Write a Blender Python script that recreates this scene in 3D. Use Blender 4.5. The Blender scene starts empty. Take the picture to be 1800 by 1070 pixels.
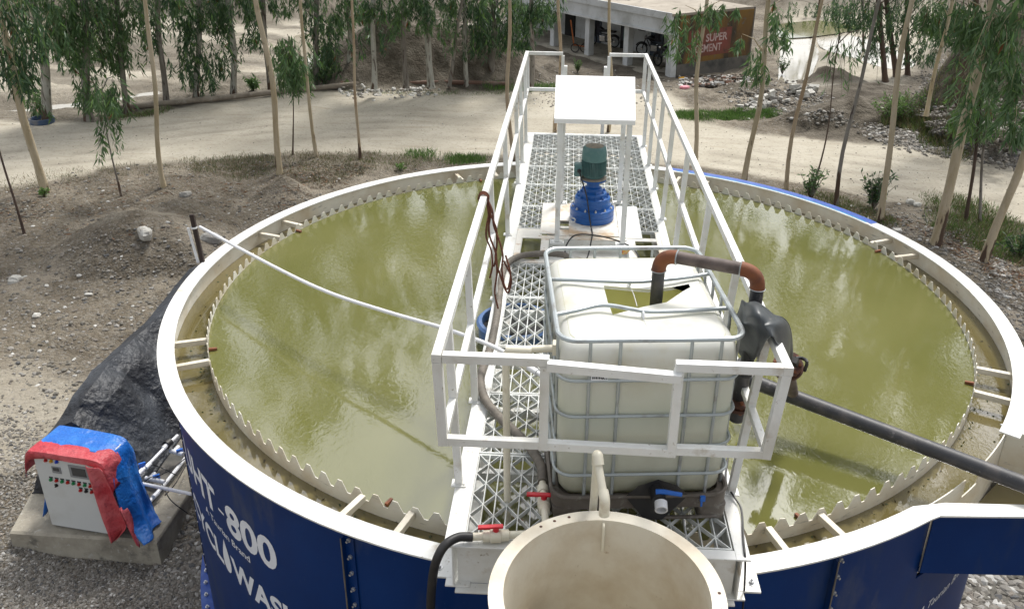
import bpy, math, random
import numpy as np
from mathutils import Vector, Matrix
from mathutils.geometry import tessellate_polygon
rnd = random.Random(7)
nr = np.random.default_rng(11)
R = math.radians
S = bpy.context.scene
C = S.collection
# ------------------------------------------------------------------ camera
CAM = np.array([-0.190, -7.610, 3.652]); YAW, PITCH, ROLL, F = -0.04705, 0.41721, 0.01292, 1475.99
PX, PY = 929.9, 446.5
_f = np.array([math.sin(YAW)*math.cos(PITCH), math.cos(YAW)*math.cos(PITCH), -math.sin(PITCH)])
_r0 = np.array([math.cos(YAW), -math.sin(YAW), 0.0]); _u0 = np.cross(_r0, _f)
_r = _r0*math.cos(ROLL)+_u0*math.sin(ROLL); _u = -_r0*math.sin(ROLL)+_u0*math.cos(ROLL)
cd = bpy.data.cameras.new('camera'); cam = bpy.data.objects.new('camera', cd); C.objects.link(cam)
cd.sensor_width = 36; cd.lens = F/1800*36; cd.clip_start = .05; cd.clip_end = 3000
cd.shift_x = -(PX-900)/1800; cd.shift_y = (PY-535)/1800
cam.matrix_world = Matrix([[_r[0], _u[0], -_f[0], CAM[0]], [_r[1], _u[1], -_f[1], CAM[1]], [_r[2], _u[2], -_f[2], CAM[2]], [0, 0, 0, 1]])
S.camera = cam
# ------------------------------------------------------------------ sky, sun, exposure
SUN_EL, SUN_AZ = 58, 25          # azimuth measured from +y towards +x
w = bpy.data.worlds.new('World'); S.world = w; w.use_nodes = True
nt = w.node_tree; bg = nt.nodes['Background']
sky = nt.nodes.new('ShaderNodeTexSky'); sky.sky_type = 'NISHITA'; sky.sun_disc = False
sky.sun_elevation = R(SUN_EL); sky.sun_rotation = R(SUN_AZ); sky.air_density = 1.0; sky.dust_density = 4.0; sky.ozone_density = 1
hs = nt.nodes.new('ShaderNodeHueSaturation'); hs.inputs['Saturation'].default_value = .22
nt.links.new(sky.outputs[0], hs.inputs['Color']); nt.links.new(hs.outputs[0], bg.inputs[0]); bg.inputs[1].default_value = .15
sl = bpy.data.lights.new('sun', 'SUN'); sl.energy = 1.8; sl.angle = R(10); sl.color = (1, .965, .91)
so = bpy.data.objects.new('sun', sl); C.objects.link(so)
_d = Vector((math.sin(R(SUN_AZ))*math.cos(R(SUN_EL)), math.cos(R(SUN_AZ))*math.cos(R(SUN_EL)), math.sin(R(SUN_EL))))
so.rotation_euler = _d.to_track_quat('Z', 'Y').to_euler()
S.view_settings.view_transform = 'Standard'; S.view_settings.look = 'None'; S.view_settings.gamma = 1
S.view_settings.exposure = 0.64

# ------------------------------------------------------------------ surveying helpers
def ray(px, py): return _f + (px-PX)/F*_r - (py-PY)/F*_u
def at(px, py, z):
    d = ray(px, py); t = (z-CAM[2])/d[2]; return CAM+d*t
def aty(px, py, Y):
    d = ray(px, py); t = (Y-CAM[1])/d[1]; return CAM+d*t
def proj(P):
    d = P-CAM; z = d@_f
    return PX+F*(d@_r)/z, PY-F*(d@_u)/z, z
# ------------------------------------------------------------------ noise
def _hash(ix, iy, s):
    n = (ix*374761393 + iy*668265263 + s*1442695041) & 0xffffffff
    n = ((n ^ (n >> 13))*1274126177) & 0xffffffff
    return ((n ^ (n >> 16)) & 0xffff)/65535.0
def vn(x, y, s=0):
    x = np.asarray(x, float); y = np.asarray(y, float)
    ix = np.floor(x).astype(np.int64); iy = np.floor(y).astype(np.int64); fx = x-ix; fy = y-iy
    fx = fx*fx*(3-2*fx); fy = fy*fy*(3-2*fy)
    a = _hash(ix, iy, s); b = _hash(ix+1, iy, s); c = _hash(ix, iy+1, s); d = _hash(ix+1, iy+1, s)
    return (a*(1-fx)+b*fx)*(1-fy)+(c*(1-fx)+d*fx)*fy
def fbm(x, y, s=0, o=4):
    v = 0; a = .5; k = 1.0
    for i in range(o): v = v+a*(vn(x*k, y*k, s+i*17)-.5); a *= .5; k *= 2.03
    return v
def sst(a, b, x):
    t = np.clip((x-a)/(b-a), 0, 1); return t*t*(3-2*t)
# ------------------------------------------------------------------ terrain
MOUNDS = []      # (x, y, h, rx, ry, sharp)
def gz0(x, y):
    z = -2.75 + .15*sst(4.5, 8, np.hypot(x, y)) - 1.3*sst(20.5, 28, y)
    return z
def gz(x, y, fine=True):
    x = np.asarray(x, float); y = np.asarray(y, float)
    z = gz0(x, y)
    for (mx, my, h, rx, ry, p) in MOUNDS:
        d = np.sqrt(((x-mx)/rx)**2+((y-my)/ry)**2) + .35*fbm(x/rx*1.6, y/rx*1.6, 5, 3)
        z = z + h*np.clip(1-d, 0, 1)**p
    if fine:
        rough = 1-.85*roadmask(x, y)
        z = z + rough*(.24*fbm(x*.6, y*.6, 1, 3)+.17*fbm(x*2.1, y*2.1, 9, 4))+.30*rough*sst(12, 15, y)*(1-sst(26, 34, y))*(abs(fbm(x*1.3, y*1.3, 51, 4))-.05) + .03*fbm(x*.8, y*.8, 31, 2)
    return z
ROAD = [(-60, 335), (-60, 212), (150, 214), (330, 186), (470, 166), (620, 160), (900, 160), (1180, 165), (1230, 215), (1330, 236), (1500, 252), (1640, 262), (1900, 300), (1900, 415), (1650, 362), (1560, 350), (1400, 322), (1240, 292), (1000, 285), (860, 277), (700, 272), (640, 268), (480, 274), (240, 290), (60, 322)]
ROADP = None
def inpoly(x, y, P):
    ins = np.zeros(np.shape(x), bool); n = len(P)
    for i in range(n):
        x1, y1 = P[i]; x2, y2 = P[(i+1) % n]
        if y1 == y2: continue
        c = ((y1 > y) != (y2 > y)) & (x < (x2-x1)*(y-y1)/(y2-y1)+x1)
        ins ^= c
    return ins
def soft(x, y, P, w):
    s = 0
    for k in range(8):
        a = k*2.4; r = w*(.35+.65*(k % 3)/2)
        s = s+inpoly(x+r*math.cos(a), y+r*math.sin(a), P)
    return s/8.0
def ground_poly(pts, z=None):
    out = []
    for p in pts:
        q = at(p[0], p[1], -2.6) if z is None else at(p[0], p[1], z)
        for _ in range(4): q = at(p[0], p[1], float(gz0(q[0], q[1])))
        out.append((q[0], q[1]))
    return out
ROADP = ground_poly(ROAD)
def roadmask(x, y):
    jx = x+.5*fbm(x*.9, y*.9, 3, 3); jy = y+.5*fbm(x*.9, y*.9, 4, 3)
    return soft(jx, jy, ROADP, .22)
def atg(px, py):
    q = at(px, py, -2.7)
    for _ in range(12): q = .5*q+.5*at(px, py, float(gz(q[0], q[1])))
    return at(px, py, float(gz(q[0], q[1])))
def mound(px, py, h, rx, ry, p=1.3):
    q = at(px, py, -2.6)
    for _ in range(4): q = at(px, py, float(gz0(q[0], q[1])))
    MOUNDS.append((q[0], q[1], h, rx, ry, p))
mound(258, 440, .75, 1.9, 1.25, .75); mound(345, 395, .5, 1.0, .6, 1.0); MOUNDS.append((-5.3, -2.0, -.20, 2.6, 2.0, .6)); mound(500, 340, .2, .6, .5); mound(500, 345, .30, .9, .7); mound(200, 500, .14, 1.0, .8)
mound(640, 300, .15, 1.2, .6); mound(60, 360, .2, 1.6, .8)
mound(668, 140, 1.9, 2.3, 1.9, 1.0); mound(765, 138, 1.5, 2.2, 1.9, .95); mound(715, 132, 1.2, 2.2, 1.6, .9); mound(840, 140, 1.1, 1.9, 1.6, 1.0); mound(905, 138, 1.0, 1.7, 1.6, 1.0); mound(605, 134, .7, 1.6, 1.4); mound(965, 130, .7, 1.6, 1.4)
mound(1800, 225, 2.6, 3.6, 3.2, 1.1); mound(1880, 240, 3.4, 4.2, 4, 1.1); mound(1660, 215, .9, 2.0, 1.6)
mound(1500, 205, .7, 1.7, 1.1, 1.1); mound(1450, 215, .45, 1.2, .8); mound(1400, 215, .3, 1, .6); mound(1450, 140, .9, 2.4, 1.6); mound(1340, 165, .3, 1.6, .8)
mound(1290, 165, .2, 1.4, .6)
for (a, b, h, r) in [(60, 15, 3, 9), (330, 8, 3, 10), (470, 20, 2.4, 7), (620, 6, 2.8, 8), (1450, 12, 2.5, 7), (1700, -10, 5, 12)]:
    mound(a, b, h, r, r*.7, 1.0)

# ------------------------------------------------------------------ mesh helpers
WL = {}
def wl(o): return WL.get(o.name, np.zeros(3)) if o is not None else np.zeros(3)
def tag(o, label=None, cat=None, group=None, kind=None):
    if label: o['label'] = label
    if cat: o['category'] = cat
    if group: o['group'] = group
    if kind: o['kind'] = kind
    return o
def thing(name, loc, label, cat, group=None, rz=0):
    o = bpy.data.objects.new(name, None); C.objects.link(o); o.location = tuple(float(v) for v in loc)
    o.empty_display_size = .1; o.rotation_euler = (0, 0, rz)
    WL[o.name] = np.array(loc, float)
    return tag(o, label, cat, group)
def mkmesh(name, V, Fs, smooth=False, col=None):
    me = bpy.data.meshes.new(name)
    V = np.asarray(V, np.float32)
    if isinstance(Fs, np.ndarray):
        n, k = Fs.shape; li = Fs.ravel().astype(np.int32); ls = np.arange(n, dtype=np.int32)*k; lt = np.full(n, k, np.int32)
    else:
        lt = np.array([len(f) for f in Fs], np.int32); li = np.array([i for f in Fs for i in f], np.int32)
        ls = np.concatenate([[0], np.cumsum(lt)[:-1]]).astype(np.int32)
    me.vertices.add(len(V)); me.vertices.foreach_set('co', V.ravel())
    me.loops.add(len(li)); me.loops.foreach_set('vertex_index', li)
    me.polygons.add(len(lt)); me.polygons.foreach_set('loop_start', ls); me.polygons.foreach_set('loop_total', lt)
    me.polygons.foreach_set('use_smooth', np.full(len(lt), bool(smooth)))
    me.update(calc_edges=True)
    if col is not None:
        a = me.color_attributes.new('tint', 'FLOAT_COLOR', 'POINT')
        c4 = np.ones((len(V), 4), np.float32); c4[:, :3] = col; a.data.foreach_set('color', c4.ravel())
    return me
def link(name, me, mat, parent=None, origin=None, loc=None):
    if mat and not me.materials: me.materials.append(mat)
    o = bpy.data.objects.new(name, me); C.objects.link(o)
    if parent is not None:
        o.parent = parent; WL[o.name] = wl(parent).copy()
        if loc is not None: o.location = loc
    elif loc is not None:
        o.location = loc
    return o
class MB:
    def __init__(s): s.v = []; s.f = []
    def add(s, V, Fs):
        b = len(s.v); s.v += [tuple(map(float, p)) for p in V]; s.f += [tuple(i+b for i in f) for f in Fs]
    def obox(s, c, ax, ay, az):
        c, ax, ay, az = [np.array(q, float) for q in (c, ax, ay, az)]
        V = [c+i*ax+j*ay+k*az for k in (-1, 1) for j in (-1, 1) for i in (-1, 1)]
        s.add(V, [(0, 2, 3, 1), (4, 5, 7, 6), (0, 1, 5, 4), (2, 6, 7, 3), (0, 4, 6, 2), (1, 3, 7, 5)])
    def box(s, x0, x1, y0, y1, z0, z1): s.obox(((x0+x1)/2, (y0+y1)/2, (z0+z1)/2), ((x1-x0)/2, 0, 0), (0, (y1-y0)/2, 0), (0, 0, (z1-z0)/2))
    def bar(s, a, b, w, h=None, up=(0, 0, 1)):
        a = np.array(a, float); b = np.array(b, float); h = w if h is None else h
        d = (b-a); L = np.linalg.norm(d); d /= L; up = np.array(up, float)
        if abs(d@up) > .95: up = np.array((0, 1., 0))
        x = np.cross(d, up); x /= np.linalg.norm(x); y = np.cross(x, d)
        s.obox((a+b)/2, x*w/2, y*h/2, d*L/2)
    def tube(s, P, r, n=10, caps=True, rs=None):
        P = [np.array(p, float) for p in P]; m = len(P); rs = rs or [r]*m
        T = [P[min(i+1, m-1)]-P[max(i-1, 0)] for i in range(m)]; T = [t/(np.linalg.norm(t)+1e-12) for t in T]
        up = np.array((0, 0, 1.)) if abs(T[0][2]) < .9 else np.array((0, 1., 0))
        x = np.cross(T[0], up); x /= np.linalg.norm(x); V = []
        for i in range(m):
            x = x-T[i]*(x@T[i]); x /= np.linalg.norm(x); y = np.cross(T[i], x)
            for k in range(n):
                a = 2*math.pi*k/n; V.append(P[i]+rs[i]*(math.cos(a)*x+math.sin(a)*y))
        Fs = [(i*n+k, i*n+(k+1) % n, (i+1)*n+(k+1) % n, (i+1)*n+k) for i in range(m-1) for k in range(n)]
        if caps: Fs += [tuple(range(n-1, -1, -1)), tuple((m-1)*n+k for k in range(n))]
        s.add(V, Fs)
    def lathe(s, c, prof, n=32, axis=(0, 0, 1), cap=True, closed=False):
        c = np.array(c, float); z = np.array(axis, float); z /= np.linalg.norm(z)
        x = np.cross(z, (0, 1, 0)) if abs(z[1]) < .9 else np.cross(z, (1, 0, 0)); x /= np.linalg.norm(x); y = np.cross(z, x)
        V = [c+z*h+r*(math.cos(2*math.pi*k/n)*x+math.sin(2*math.pi*k/n)*y) for r, h in prof for k in range(n)]
        m = len(prof); rng = range(m) if closed else range(m-1)
        Fs = [(i*n+k, i*n+(k+1) % n, ((i+1) % m)*n+(k+1) % n, ((i+1) % m)*n+k) for i in rng for k in range(n)]
        if cap and not closed:
            Fs += [tuple(range(n-1, -1, -1)), tuple((m-1)*n+k for k in range(n))]
        s.add(V, Fs)
    def prism(s, poly, off):
        poly = [np.array(p, float) for p in poly]; off = np.array(off, float); n = len(poly)
        s.add(poly+[p+off for p in poly], [tuple(range(n-1, -1, -1)), tuple(range(n, 2*n))]+[(i, (i+1) % n, n+(i+1) % n, n+i) for i in range(n)])
    def grid(s, P, closeu=False):
        P = np.asarray(P, float); m, n = P.shape[:2]
        Fs = [(i*n+j, i*n+j+1, ((i+1) % m)*n+j+1, ((i+1) % m)*n+j) for i in range(m if closeu else m-1) for j in range(n-1)]
        s.add(P.reshape(-1, 3), Fs)
    def build(s, name, mat, parent=None, smooth=False, bevel=0, org=None):
        V = np.array(s.v)
        if parent is not None: V = V-wl(parent); loc = None
        else:
            o_ = np.array([V[:, 0].mean(), V[:, 1].mean(), V[:, 2].min()]) if org is None else np.array(org, float)
            V = V-o_; loc = tuple(o_)
        me = mkmesh(name, V, s.f, smooth)
        o = link(name, me, mat, parent, loc=loc)
        if parent is None: WL[o.name] = np.array(loc)
        if bevel:
            b = o.modifiers.new('bevel', 'BEVEL'); b.width = bevel; b.segments = 2; b.limit_method = 'ANGLE'
        if smooth:
            try:
                me.set_sharp_from_angle(angle=R(38))
            except Exception: pass
        return o
def curve(P, n=8):
    """Catmull-Rom through P"""
    P = [np.array(p, float) for p in P]; Q = [2*P[0]-P[1]]+P+[2*P[-1]-P[-2]]; out = []
    for i in range(1, len(Q)-2):
        for k in range(n):
            t = k/n; a, b, c, d = Q[i-1], Q[i], Q[i+1], Q[i+2]
            out.append(.5*((2*b)+(-a+c)*t+(2*a-5*b+4*c-d)*t*t+(-a+3*b-3*c+d)*t**3))
    out.append(P[-1]); return out
def bend(P, r, n=5):
    """polyline with rounded corners"""
    P = [np.array(p, float) for p in P]; out = [P[0]]
    for i in range(1, len(P)-1):
        a = P[i-1]-P[i]; b = P[i+1]-P[i]; la = np.linalg.norm(a); lb = np.linalg.norm(b); q = min(r, la*.49, lb*.49)
        A = P[i]+a/la*q; B = P[i]+b/lb*q
        for k in range(n+1):
            t = k/n; out.append((1-t)**2*A+2*t*(1-t)*P[i]+t*t*B)
    out.append(P[-1]); return out

# ------------------------------------------------------------------ materials
def mat(name, col, rough=.5, metal=0, layers=(), bump=None, spec=.5, attr=None, coat=0, rvar=0, sss=0, ior=None, trans=0):
    """layers: (colour, scale, lo, hi, detail[, stretch]) noise masks mixed over the base colour"""
    m = bpy.data.materials.new(name); m.use_nodes = True; t = m.node_tree; L = t.links; N = t.nodes
    b = N['Principled BSDF']; b.inputs['Roughness'].default_value = rough; b.inputs['Metallic'].default_value = metal
    b.inputs['Specular IOR Level'].default_value = spec
    if coat: b.inputs['Coat Weight'].default_value = coat; b.inputs['Coat Roughness'].default_value = .1
    if ior: b.inputs['IOR'].default_value = ior
    tc = N.new('ShaderNodeNewGeometry')
    src = None
    if attr:
        a = N.new('ShaderNodeAttribute'); a.attribute_name = attr; src = a.outputs['Color']
    for ly in layers:
        c2, sc, lo, hi, det = ly[:5]
        no = N.new('ShaderNodeTexNoise'); no.inputs['Scale'].default_value = sc; no.inputs['Detail'].default_value = det; no.inputs['Roughness'].default_value = .6
        if len(ly) > 5:
            mp = N.new('ShaderNodeMapping'); mp.inputs['Scale'].default_value = ly[5]; L.new(tc.outputs['Position'], mp.inputs['Vector']); L.new(mp.outputs[0], no.inputs['Vector'])
        else: L.new(tc.outputs['Position'], no.inputs['Vector'])
        mr = N.new('ShaderNodeMapRange'); mr.inputs[1].default_value = lo; mr.inputs[2].default_value = hi; L.new(no.outputs['Fac'], mr.inputs[0])
        mx = N.new('ShaderNodeMix'); mx.data_type = 'RGBA'; L.new(mr.outputs[0], mx.inputs[0])
        if src is None: mx.inputs[6].default_value = (*col, 1)
        else: L.new(src, mx.inputs[6])
        mx.inputs[7].default_value = (*c2, 1); src = mx.outputs[2]
    if src is None: b.inputs['Base Color'].default_value = (*col, 1)
    else: L.new(src, b.inputs['Base Color'])
    if bump:
        last = None
        for (sc, st, dist, *rg_) in ([bump] if not isinstance(bump[0], tuple) else bump):
            no = N.new('ShaderNodeTexNoise'); no.inputs['Scale'].default_value = sc; no.inputs['Detail'].default_value = 5
            if rg_: no.noise_type = 'RIDGED_MULTIFRACTAL'; no.inputs['Detail'].default_value = rg_[0]; no.inputs['Roughness'].default_value = .45; no.inputs['Distortion'].default_value = .4
            L.new(tc.outputs['Position'], no.inputs['Vector'])
            bm = N.new('ShaderNodeBump'); bm.inputs['Strength'].default_value = st; bm.inputs['Distance'].default_value = dist
            L.new(no.outputs['Fac'], bm.inputs['Height'])
            if last: L.new(last, bm.inputs['Normal'])
            last = bm.outputs[0]
        L.new(last, b.inputs['Normal'])
    if rvar:
        no = N.new('ShaderNodeTexNoise'); no.inputs['Scale'].default_value = 14; L.new(tc.outputs['Position'], no.inputs['Vector'])
        mr = N.new('ShaderNodeMapRange'); mr.inputs[3].default_value = rough-rvar; mr.inputs[4].default_value = rough+rvar; L.new(no.outputs['Fac'], mr.inputs[0]); L.new(mr.outputs[0], b.inputs['Roughness'])
    if sss:
        b.inputs['Subsurface Weight'].default_value = sss; b.inputs['Subsurface Radius'].default_value = (.05, .05, .04); b.inputs['Subsurface Scale'].default_value = .5
    if trans:
        tr = N.new('ShaderNodeBsdfTranslucent'); ms = N.new('ShaderNodeMixShader'); ms.inputs[0].default_value = trans
        if src is not None: L.new(src, tr.inputs[0])
        else: tr.inputs[0].default_value = (*col, 1)
        L.new(b.outputs[0], ms.inputs[1]); L.new(tr.outputs[0], ms.inputs[2]); L.new(ms.outputs[0], N['Material Output'].inputs[0])
    return m
RUST = (.20, .075, .03); DIRT = (.30, .25, .18)
M = {}
M['white'] = mat('white_steel_paint', (.78, .79, .77), .38, layers=[((.60, .58, .52), 2.2, .45, .72, 6), ((.50, .45, .37), 7, .58, .74, 8), (DIRT, 26, .64, .74, 8), (RUST, 34, .715, .75, 4)], rvar=.1)
M['cream'] = mat('dirty_cream_paint', (.66, .62, .52), .5, layers=[((.50, .42, .30), 3.1, .45, .75, 6), ((.33, .24, .14), 19, .66, .8, 8)], bump=(40, .08, .01))
M['wall_in'] = mat('stained_inner_wall', (.70, .68, .60), .45, layers=[((.55, .47, .34), 2.4, .42, .72, 6), ((.30, .29, .26), 5, .62, .70, 8, (1, 1, 6)), ((.35, .22, .12), 15, .7, .78, 8)])
M['grate'] = mat('grey_white_grating_paint', (.66, .68, .66), .45, layers=[((.45, .43, .38), 7, .5, .75, 5)])
M['plate'] = mat('dusty_deck_plate', (.72, .70, .64), .5, layers=[((.52, .38, .24), 3.2, .50, .66, 6), ((.38, .24, .14), 9, .62, .72, 8)])
M['navy'] = mat('navy_tank_paint', (.0008, .026, .130), .45, spec=.16, layers=[((.002, .036, .165), 1.4, .45, .8, 4), ((.05, .08, .16), 30, .66, .78, 8), ((.03, .05, .10), 3, .55, .8, 8, (1, 1, .25)), ((.10, .11, .13), 1.7, .60, .85, 9, (1.2, 1.2, .5))], coat=.0)
M['bluefilm'] = mat('blue_overspray', (.035, .10, .42), .4, layers=[((.10, .18, .50), 5, .5, .7, 4)])
M['cyan'] = mat('cyan_overspray', (.06, .38, .62), .4)
M['bolt'] = mat('galvanised_bolt', (.55, .56, .57), .35, .7)
M['galv'] = mat('galvanised_tube', (.42, .46, .47), .42, .45, layers=[((.24, .23, .21), 7, .52, .72, 6)])
M['dirtygalv'] = mat('grimy_steel_base', (.16, .14, .12), .65, .1, layers=[((.09, .075, .06), 6, .4, .7, 6), ((.28, .27, .25), 14, .6, .75, 5)])
M['blue'] = mat('gearbox_blue', (.003, .085, .33), .42, layers=[((.006, .12, .42), 5, .5, .7, 3), ((.20, .12, .08), 17, .66, .76, 7)], coat=.2)
M['teal'] = mat('motor_teal', (.08, .18, .18), .55, layers=[((.14, .23, .225), 12, .45, .75, 5), ((.17, .13, .09), 22, .67, .8, 6)])
M['dusty'] = mat('dust_topped_metal', (.22, .19, .15), .85, layers=[((.10, .12, .11), 30, .5, .7, 5)])
M['black'] = mat('black_rubber', (.018, .018, .02), .5, layers=[((.06, .055, .05), 9, .5, .8, 6)])
M['cable'] = mat('black_cable', (.015, .015, .016), .45)
M['pvc'] = mat('cream_pvc', (.72, .68, .55), .35, layers=[((.50, .42, .30), 9, .56, .78, 6)])
M['pvcw'] = mat('white_pvc', (.76, .77, .79), .35, layers=[((.55, .52, .48), 8, .6, .8, 5)])
M['red'] = mat('red_plastic', (.60, .015, .03), .4)
M['bluep'] = mat('blue_plastic', (.02, .14, .55), .4)
M['pipe'] = mat('black_pipe', (.035, .036, .04), .5, layers=[((.10, .09, .085), 7, .48, .75, 7, (1, 1, 1)), ((.20, .19, .19), 22, .62, .74, 8)], bump=(60, .1, .005))
M['steelpipe'] = mat('weathered_steel_pipe', (.07, .052, .045), .65, .05, layers=[((.15, .115, .10), 10, .42, .66, 7), ((.17, .07, .03), 6, .6, .75, 6)])
M['rust'] = mat('rusty_elbow', (.20, .065, .022), .7, layers=[((.10, .035, .02), 14, .45, .7, 7), ((.40, .10, .015), 6, .6, .8, 5)], bump=(60, .2, .004))
M['rustdark'] = mat('dark_rust_flange', (.07, .028, .018), .75, layers=[((.16, .05, .02), 14, .5, .7, 7)])
M['rubber'] = mat('grey_rubber_sheet', (.035, .042, .046), .42, layers=[((.085, .09, .09), 6, .45, .75, 7), ((.16, .14, .12), 20, .68, .78, 6)], bump=((3, .7, .03, 2), (40, .15, .004)))
M['hose'] = mat('grey_suction_hose', (.13, .115, .095), .7, layers=[((.20, .175, .145), 11, .45, .7, 6)])
M['rope'] = mat('brown_rope', (.16, .055, .03), .9, layers=[((.09, .03, .02), 60, .45, .6, 3)])
M['canopy'] = mat('white_canopy_sheet', (.84, .84, .82), .4, layers=[((.72, .68, .62), 5, .58, .78, 7), ((.40, .14, .05), 15, .74, .8, 7)])
M['cabinet'] = mat('cabinet_grey', (.60, .62, .61), .4, layers=[((.52, .52, .49), 3, .5, .8, 4)])
M['screen'] = mat('dark_screen', (.05, .055, .06), .25)
M['frame'] = mat('grey_bezel', (.24, .25, .26), .4)
M['lr'] = mat('red_lens', (.42, .01, .01), .3); M['lg'] = mat('green_lens', (.01, .22, .07), .3); M['ly'] = mat('amber_lens', (.60, .30, .02), .3); M['lb'] = mat('blue_lens', (.01, .05, .45), .3)
M['tarpblue'] = mat('blue_tarpaulin', (.012, .135, .52), .42, layers=[((.03, .21, .62), 4, .45, .7, 6), ((.20, .27, .38), 15, .66, .76, 7)], bump=((9, .7, .045), (3.2, .6, .02, 3), (34, .5, .014)))
M['tarpred'] = mat('red_tarpaulin', (.46, .035, .05), .5, layers=[((.58, .14, .15), 3, .4, .66, 6), ((.22, .02, .04), 9, .58, .72, 6)], bump=((9, .7, .045), (3.2, .6, .02, 3), (34, .5, .014)))
M['tarpblack'] = mat('black_tarpaulin', (.016, .018, .023), .52, layers=[((.045, .052, .064), 1.6, .42, .68, 7), ((.085, .082, .078), 7, .62, .78, 8)], bump=((2.4, .9, .14), (8, .8, .05), (26, .5, .016)))
M['concrete'] = mat('concrete', (.42, .385, .31), .85, layers=[((.24, .215, .17), 2.2, .42, .68, 7), ((.12, .115, .10), 6, .56, .72, 8), ((.45, .43, .38), 17, .6, .7, 7)], bump=((14, .4, .03), (80, .4, .01)))
M['rock'] = mat('grey_rock', (.26, .25, .23), .85, layers=[((.38, .37, .34), 8, .45, .65, 7)], bump=(14, .6, .05))
M['rockw'] = mat('pale_rock', (.52, .51, .47), .85, bump=(14, .5, .04), layers=[((.38, .36, .32), 8, .45, .65, 7)])
M['stone'] = mat('gravel_stone', (.3, .3, .3), .8, attr='tint')
M['grass'] = mat('grass_blade', (.1, .15, .03), .6, attr='tint', trans=.25)
M['leaf'] = mat('eucalyptus_leaf', (.06, .1, .04), .42, attr='tint', trans=.30, spec=.4)
M['bwall'] = mat('whitewashed_wall', (.60, .62, .63), .7, layers=[((.42, .43, .42), 1.2, .45, .7, 6), ((.25, .24, .21), 3, .62, .75, 8)])
M['broof'] = mat('weathered_roof_slab', (.36, .32, .26), .9, layers=[((.26, .225, .18), .8, .4, .65, 7), ((.16, .14, .12), 3, .6, .7, 7)])
M['orangewall'] = mat('stained_ochre_wall', (.20, .11, .022), .8, layers=[((.12, .065, .022), .8, .42, .62, 7, (1, 1, .5)), ((.035, .03, .022), 1.1, .47, .62, 8, (1.3, 1.3, .35)), ((.12, .11, .085), 4, .6, .7, 7)])
M['wallbase'] = mat('grey_wall_foot', (.14, .13, .115), .85, layers=[((.06, .06, .055), 1.5, .45, .65, 7)])
M['signred'] = mat('faded_red_panel', (.22, .06, .045), .8, layers=[((.14, .055, .03), 1.2, .45, .65, 7), ((.06, .04, .03), 2.2, .58, .7, 7)])
M['signtxt'] = mat('faded_white_lettering', (.52, .40, .38), .8, layers=[((.33, .2, .17), 2.5, .5, .68, 6)])
M['darktxt'] = mat('dark_lettering', (.04, .03, .02), .8)
M['letter'] = mat('white_lettering', (.80, .83, .88), .4, layers=[((.62, .66, .74), 4, .5, .8, 5)])
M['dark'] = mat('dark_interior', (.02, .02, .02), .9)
M['door'] = mat('blue_grey_door', (.05, .07, .10), .6)
M['bikeblack'] = mat('bike_black', (.015, .015, .017), .3); M['tyre'] = mat('tyre', (.02, .02, .02), .8); M['chrome'] = mat('chrome', (.6, .6, .6), .25, .9)
M['orange'] = mat('orange_paint', (.42, .12, .03), .6, layers=[((.2, .07, .03), 8, .5, .7, 5)])
M['clothes1'] = mat('dark_green_cloth', (.02, .12, .08), .9); M['clothes2'] = mat('dark_cloth', (.03, .03, .04), .9); M['clothes3'] = mat('blue_cloth', (.03, .06, .15), .9)
M['yellow'] = mat('yellow_bag', (.65, .33, .02), .6); M['pink'] = mat('pink_bag', (.7, .25, .3), .6)
M['conc_pipe'] = mat('dusty_roadside_pipe', (.27, .23, .18), .8, layers=[((.18, .15, .115), 2.5, .42, .66, 7), ((.36, .33, .28), 9, .55, .72, 6)])
M['rustpipe'] = mat('brown_roadside_pipe', (.15, .085, .06), .8, layers=[((.24, .19, .15), 2.5, .48, .66, 7)])
M['barrel'] = mat('blue_barrel_plastic', (.05, .09, .17), .5, layers=[((.25, .23, .2), 2, .5, .7, 5)])
def barkmat(name, c, c2, c3, lo=.56):
    m = mat(name, c, .75, layers=[(c2, 1.6, .45, .62, 5, (3, 3, .7)), (c3, 3.0, lo, lo+.05, 5, (4, 4, .8)), (tuple(q*.5 for q in c2), 7, .66, .70, 2, (1, 1, .5))], bump=(20, .4, .03))
    t = m.node_tree; N = t.nodes; L = t.links; b = N['Principled BSDF']; src = b.inputs['Base Color'].links[0].from_socket
    g = N.new('ShaderNodeNewGeometry'); sp = N.new('ShaderNodeSeparateXYZ'); L.new(g.outputs['Position'], sp.inputs[0])
    mr = N.new('ShaderNodeMapRange'); mr.inputs[1].default_value = -1.2; mr.inputs[2].default_value = -2.6; mr.inputs[3].default_value = 0; mr.inputs[4].default_value = .33; L.new(sp.outputs[2], mr.inputs[0])
    mp = N.new('ShaderNodeMapping'); mp.inputs['Scale'].default_value = (7, 7, 1.3); L.new(g.outputs['Position'], mp.inputs[0]); no = N.new('ShaderNodeTexNoise'); no.inputs['Scale'].default_value = 1; no.inputs['Detail'].default_value = 5; L.new(mp.outputs[0], no.inputs[0])
    ad = N.new('ShaderNodeMath'); ad.operation = 'ADD'; L.new(mr.outputs[0], ad.inputs[0]); L.new(no.outputs[0], ad.inputs[1])
    m2 = N.new('ShaderNodeMapRange'); m2.inputs[1].default_value = .80; m2.inputs[2].default_value = .84; L.new(ad.outputs[0], m2.inputs[0])
    mx = N.new('ShaderNodeMix'); mx.data_type = 'RGBA'; L.new(m2.outputs[0], mx.inputs[0]); L.new(src, mx.inputs[6]); mx.inputs[7].default_value = (.09, .055, .035, 1); L.new(mx.outputs[2], b.inputs['Base Color'])
    return m
M['bark_tan'] = barkmat('tan_smooth_bark', (.52, .44, .31), (.42, .34, .21), (.16, .10, .06), .68)
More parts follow.
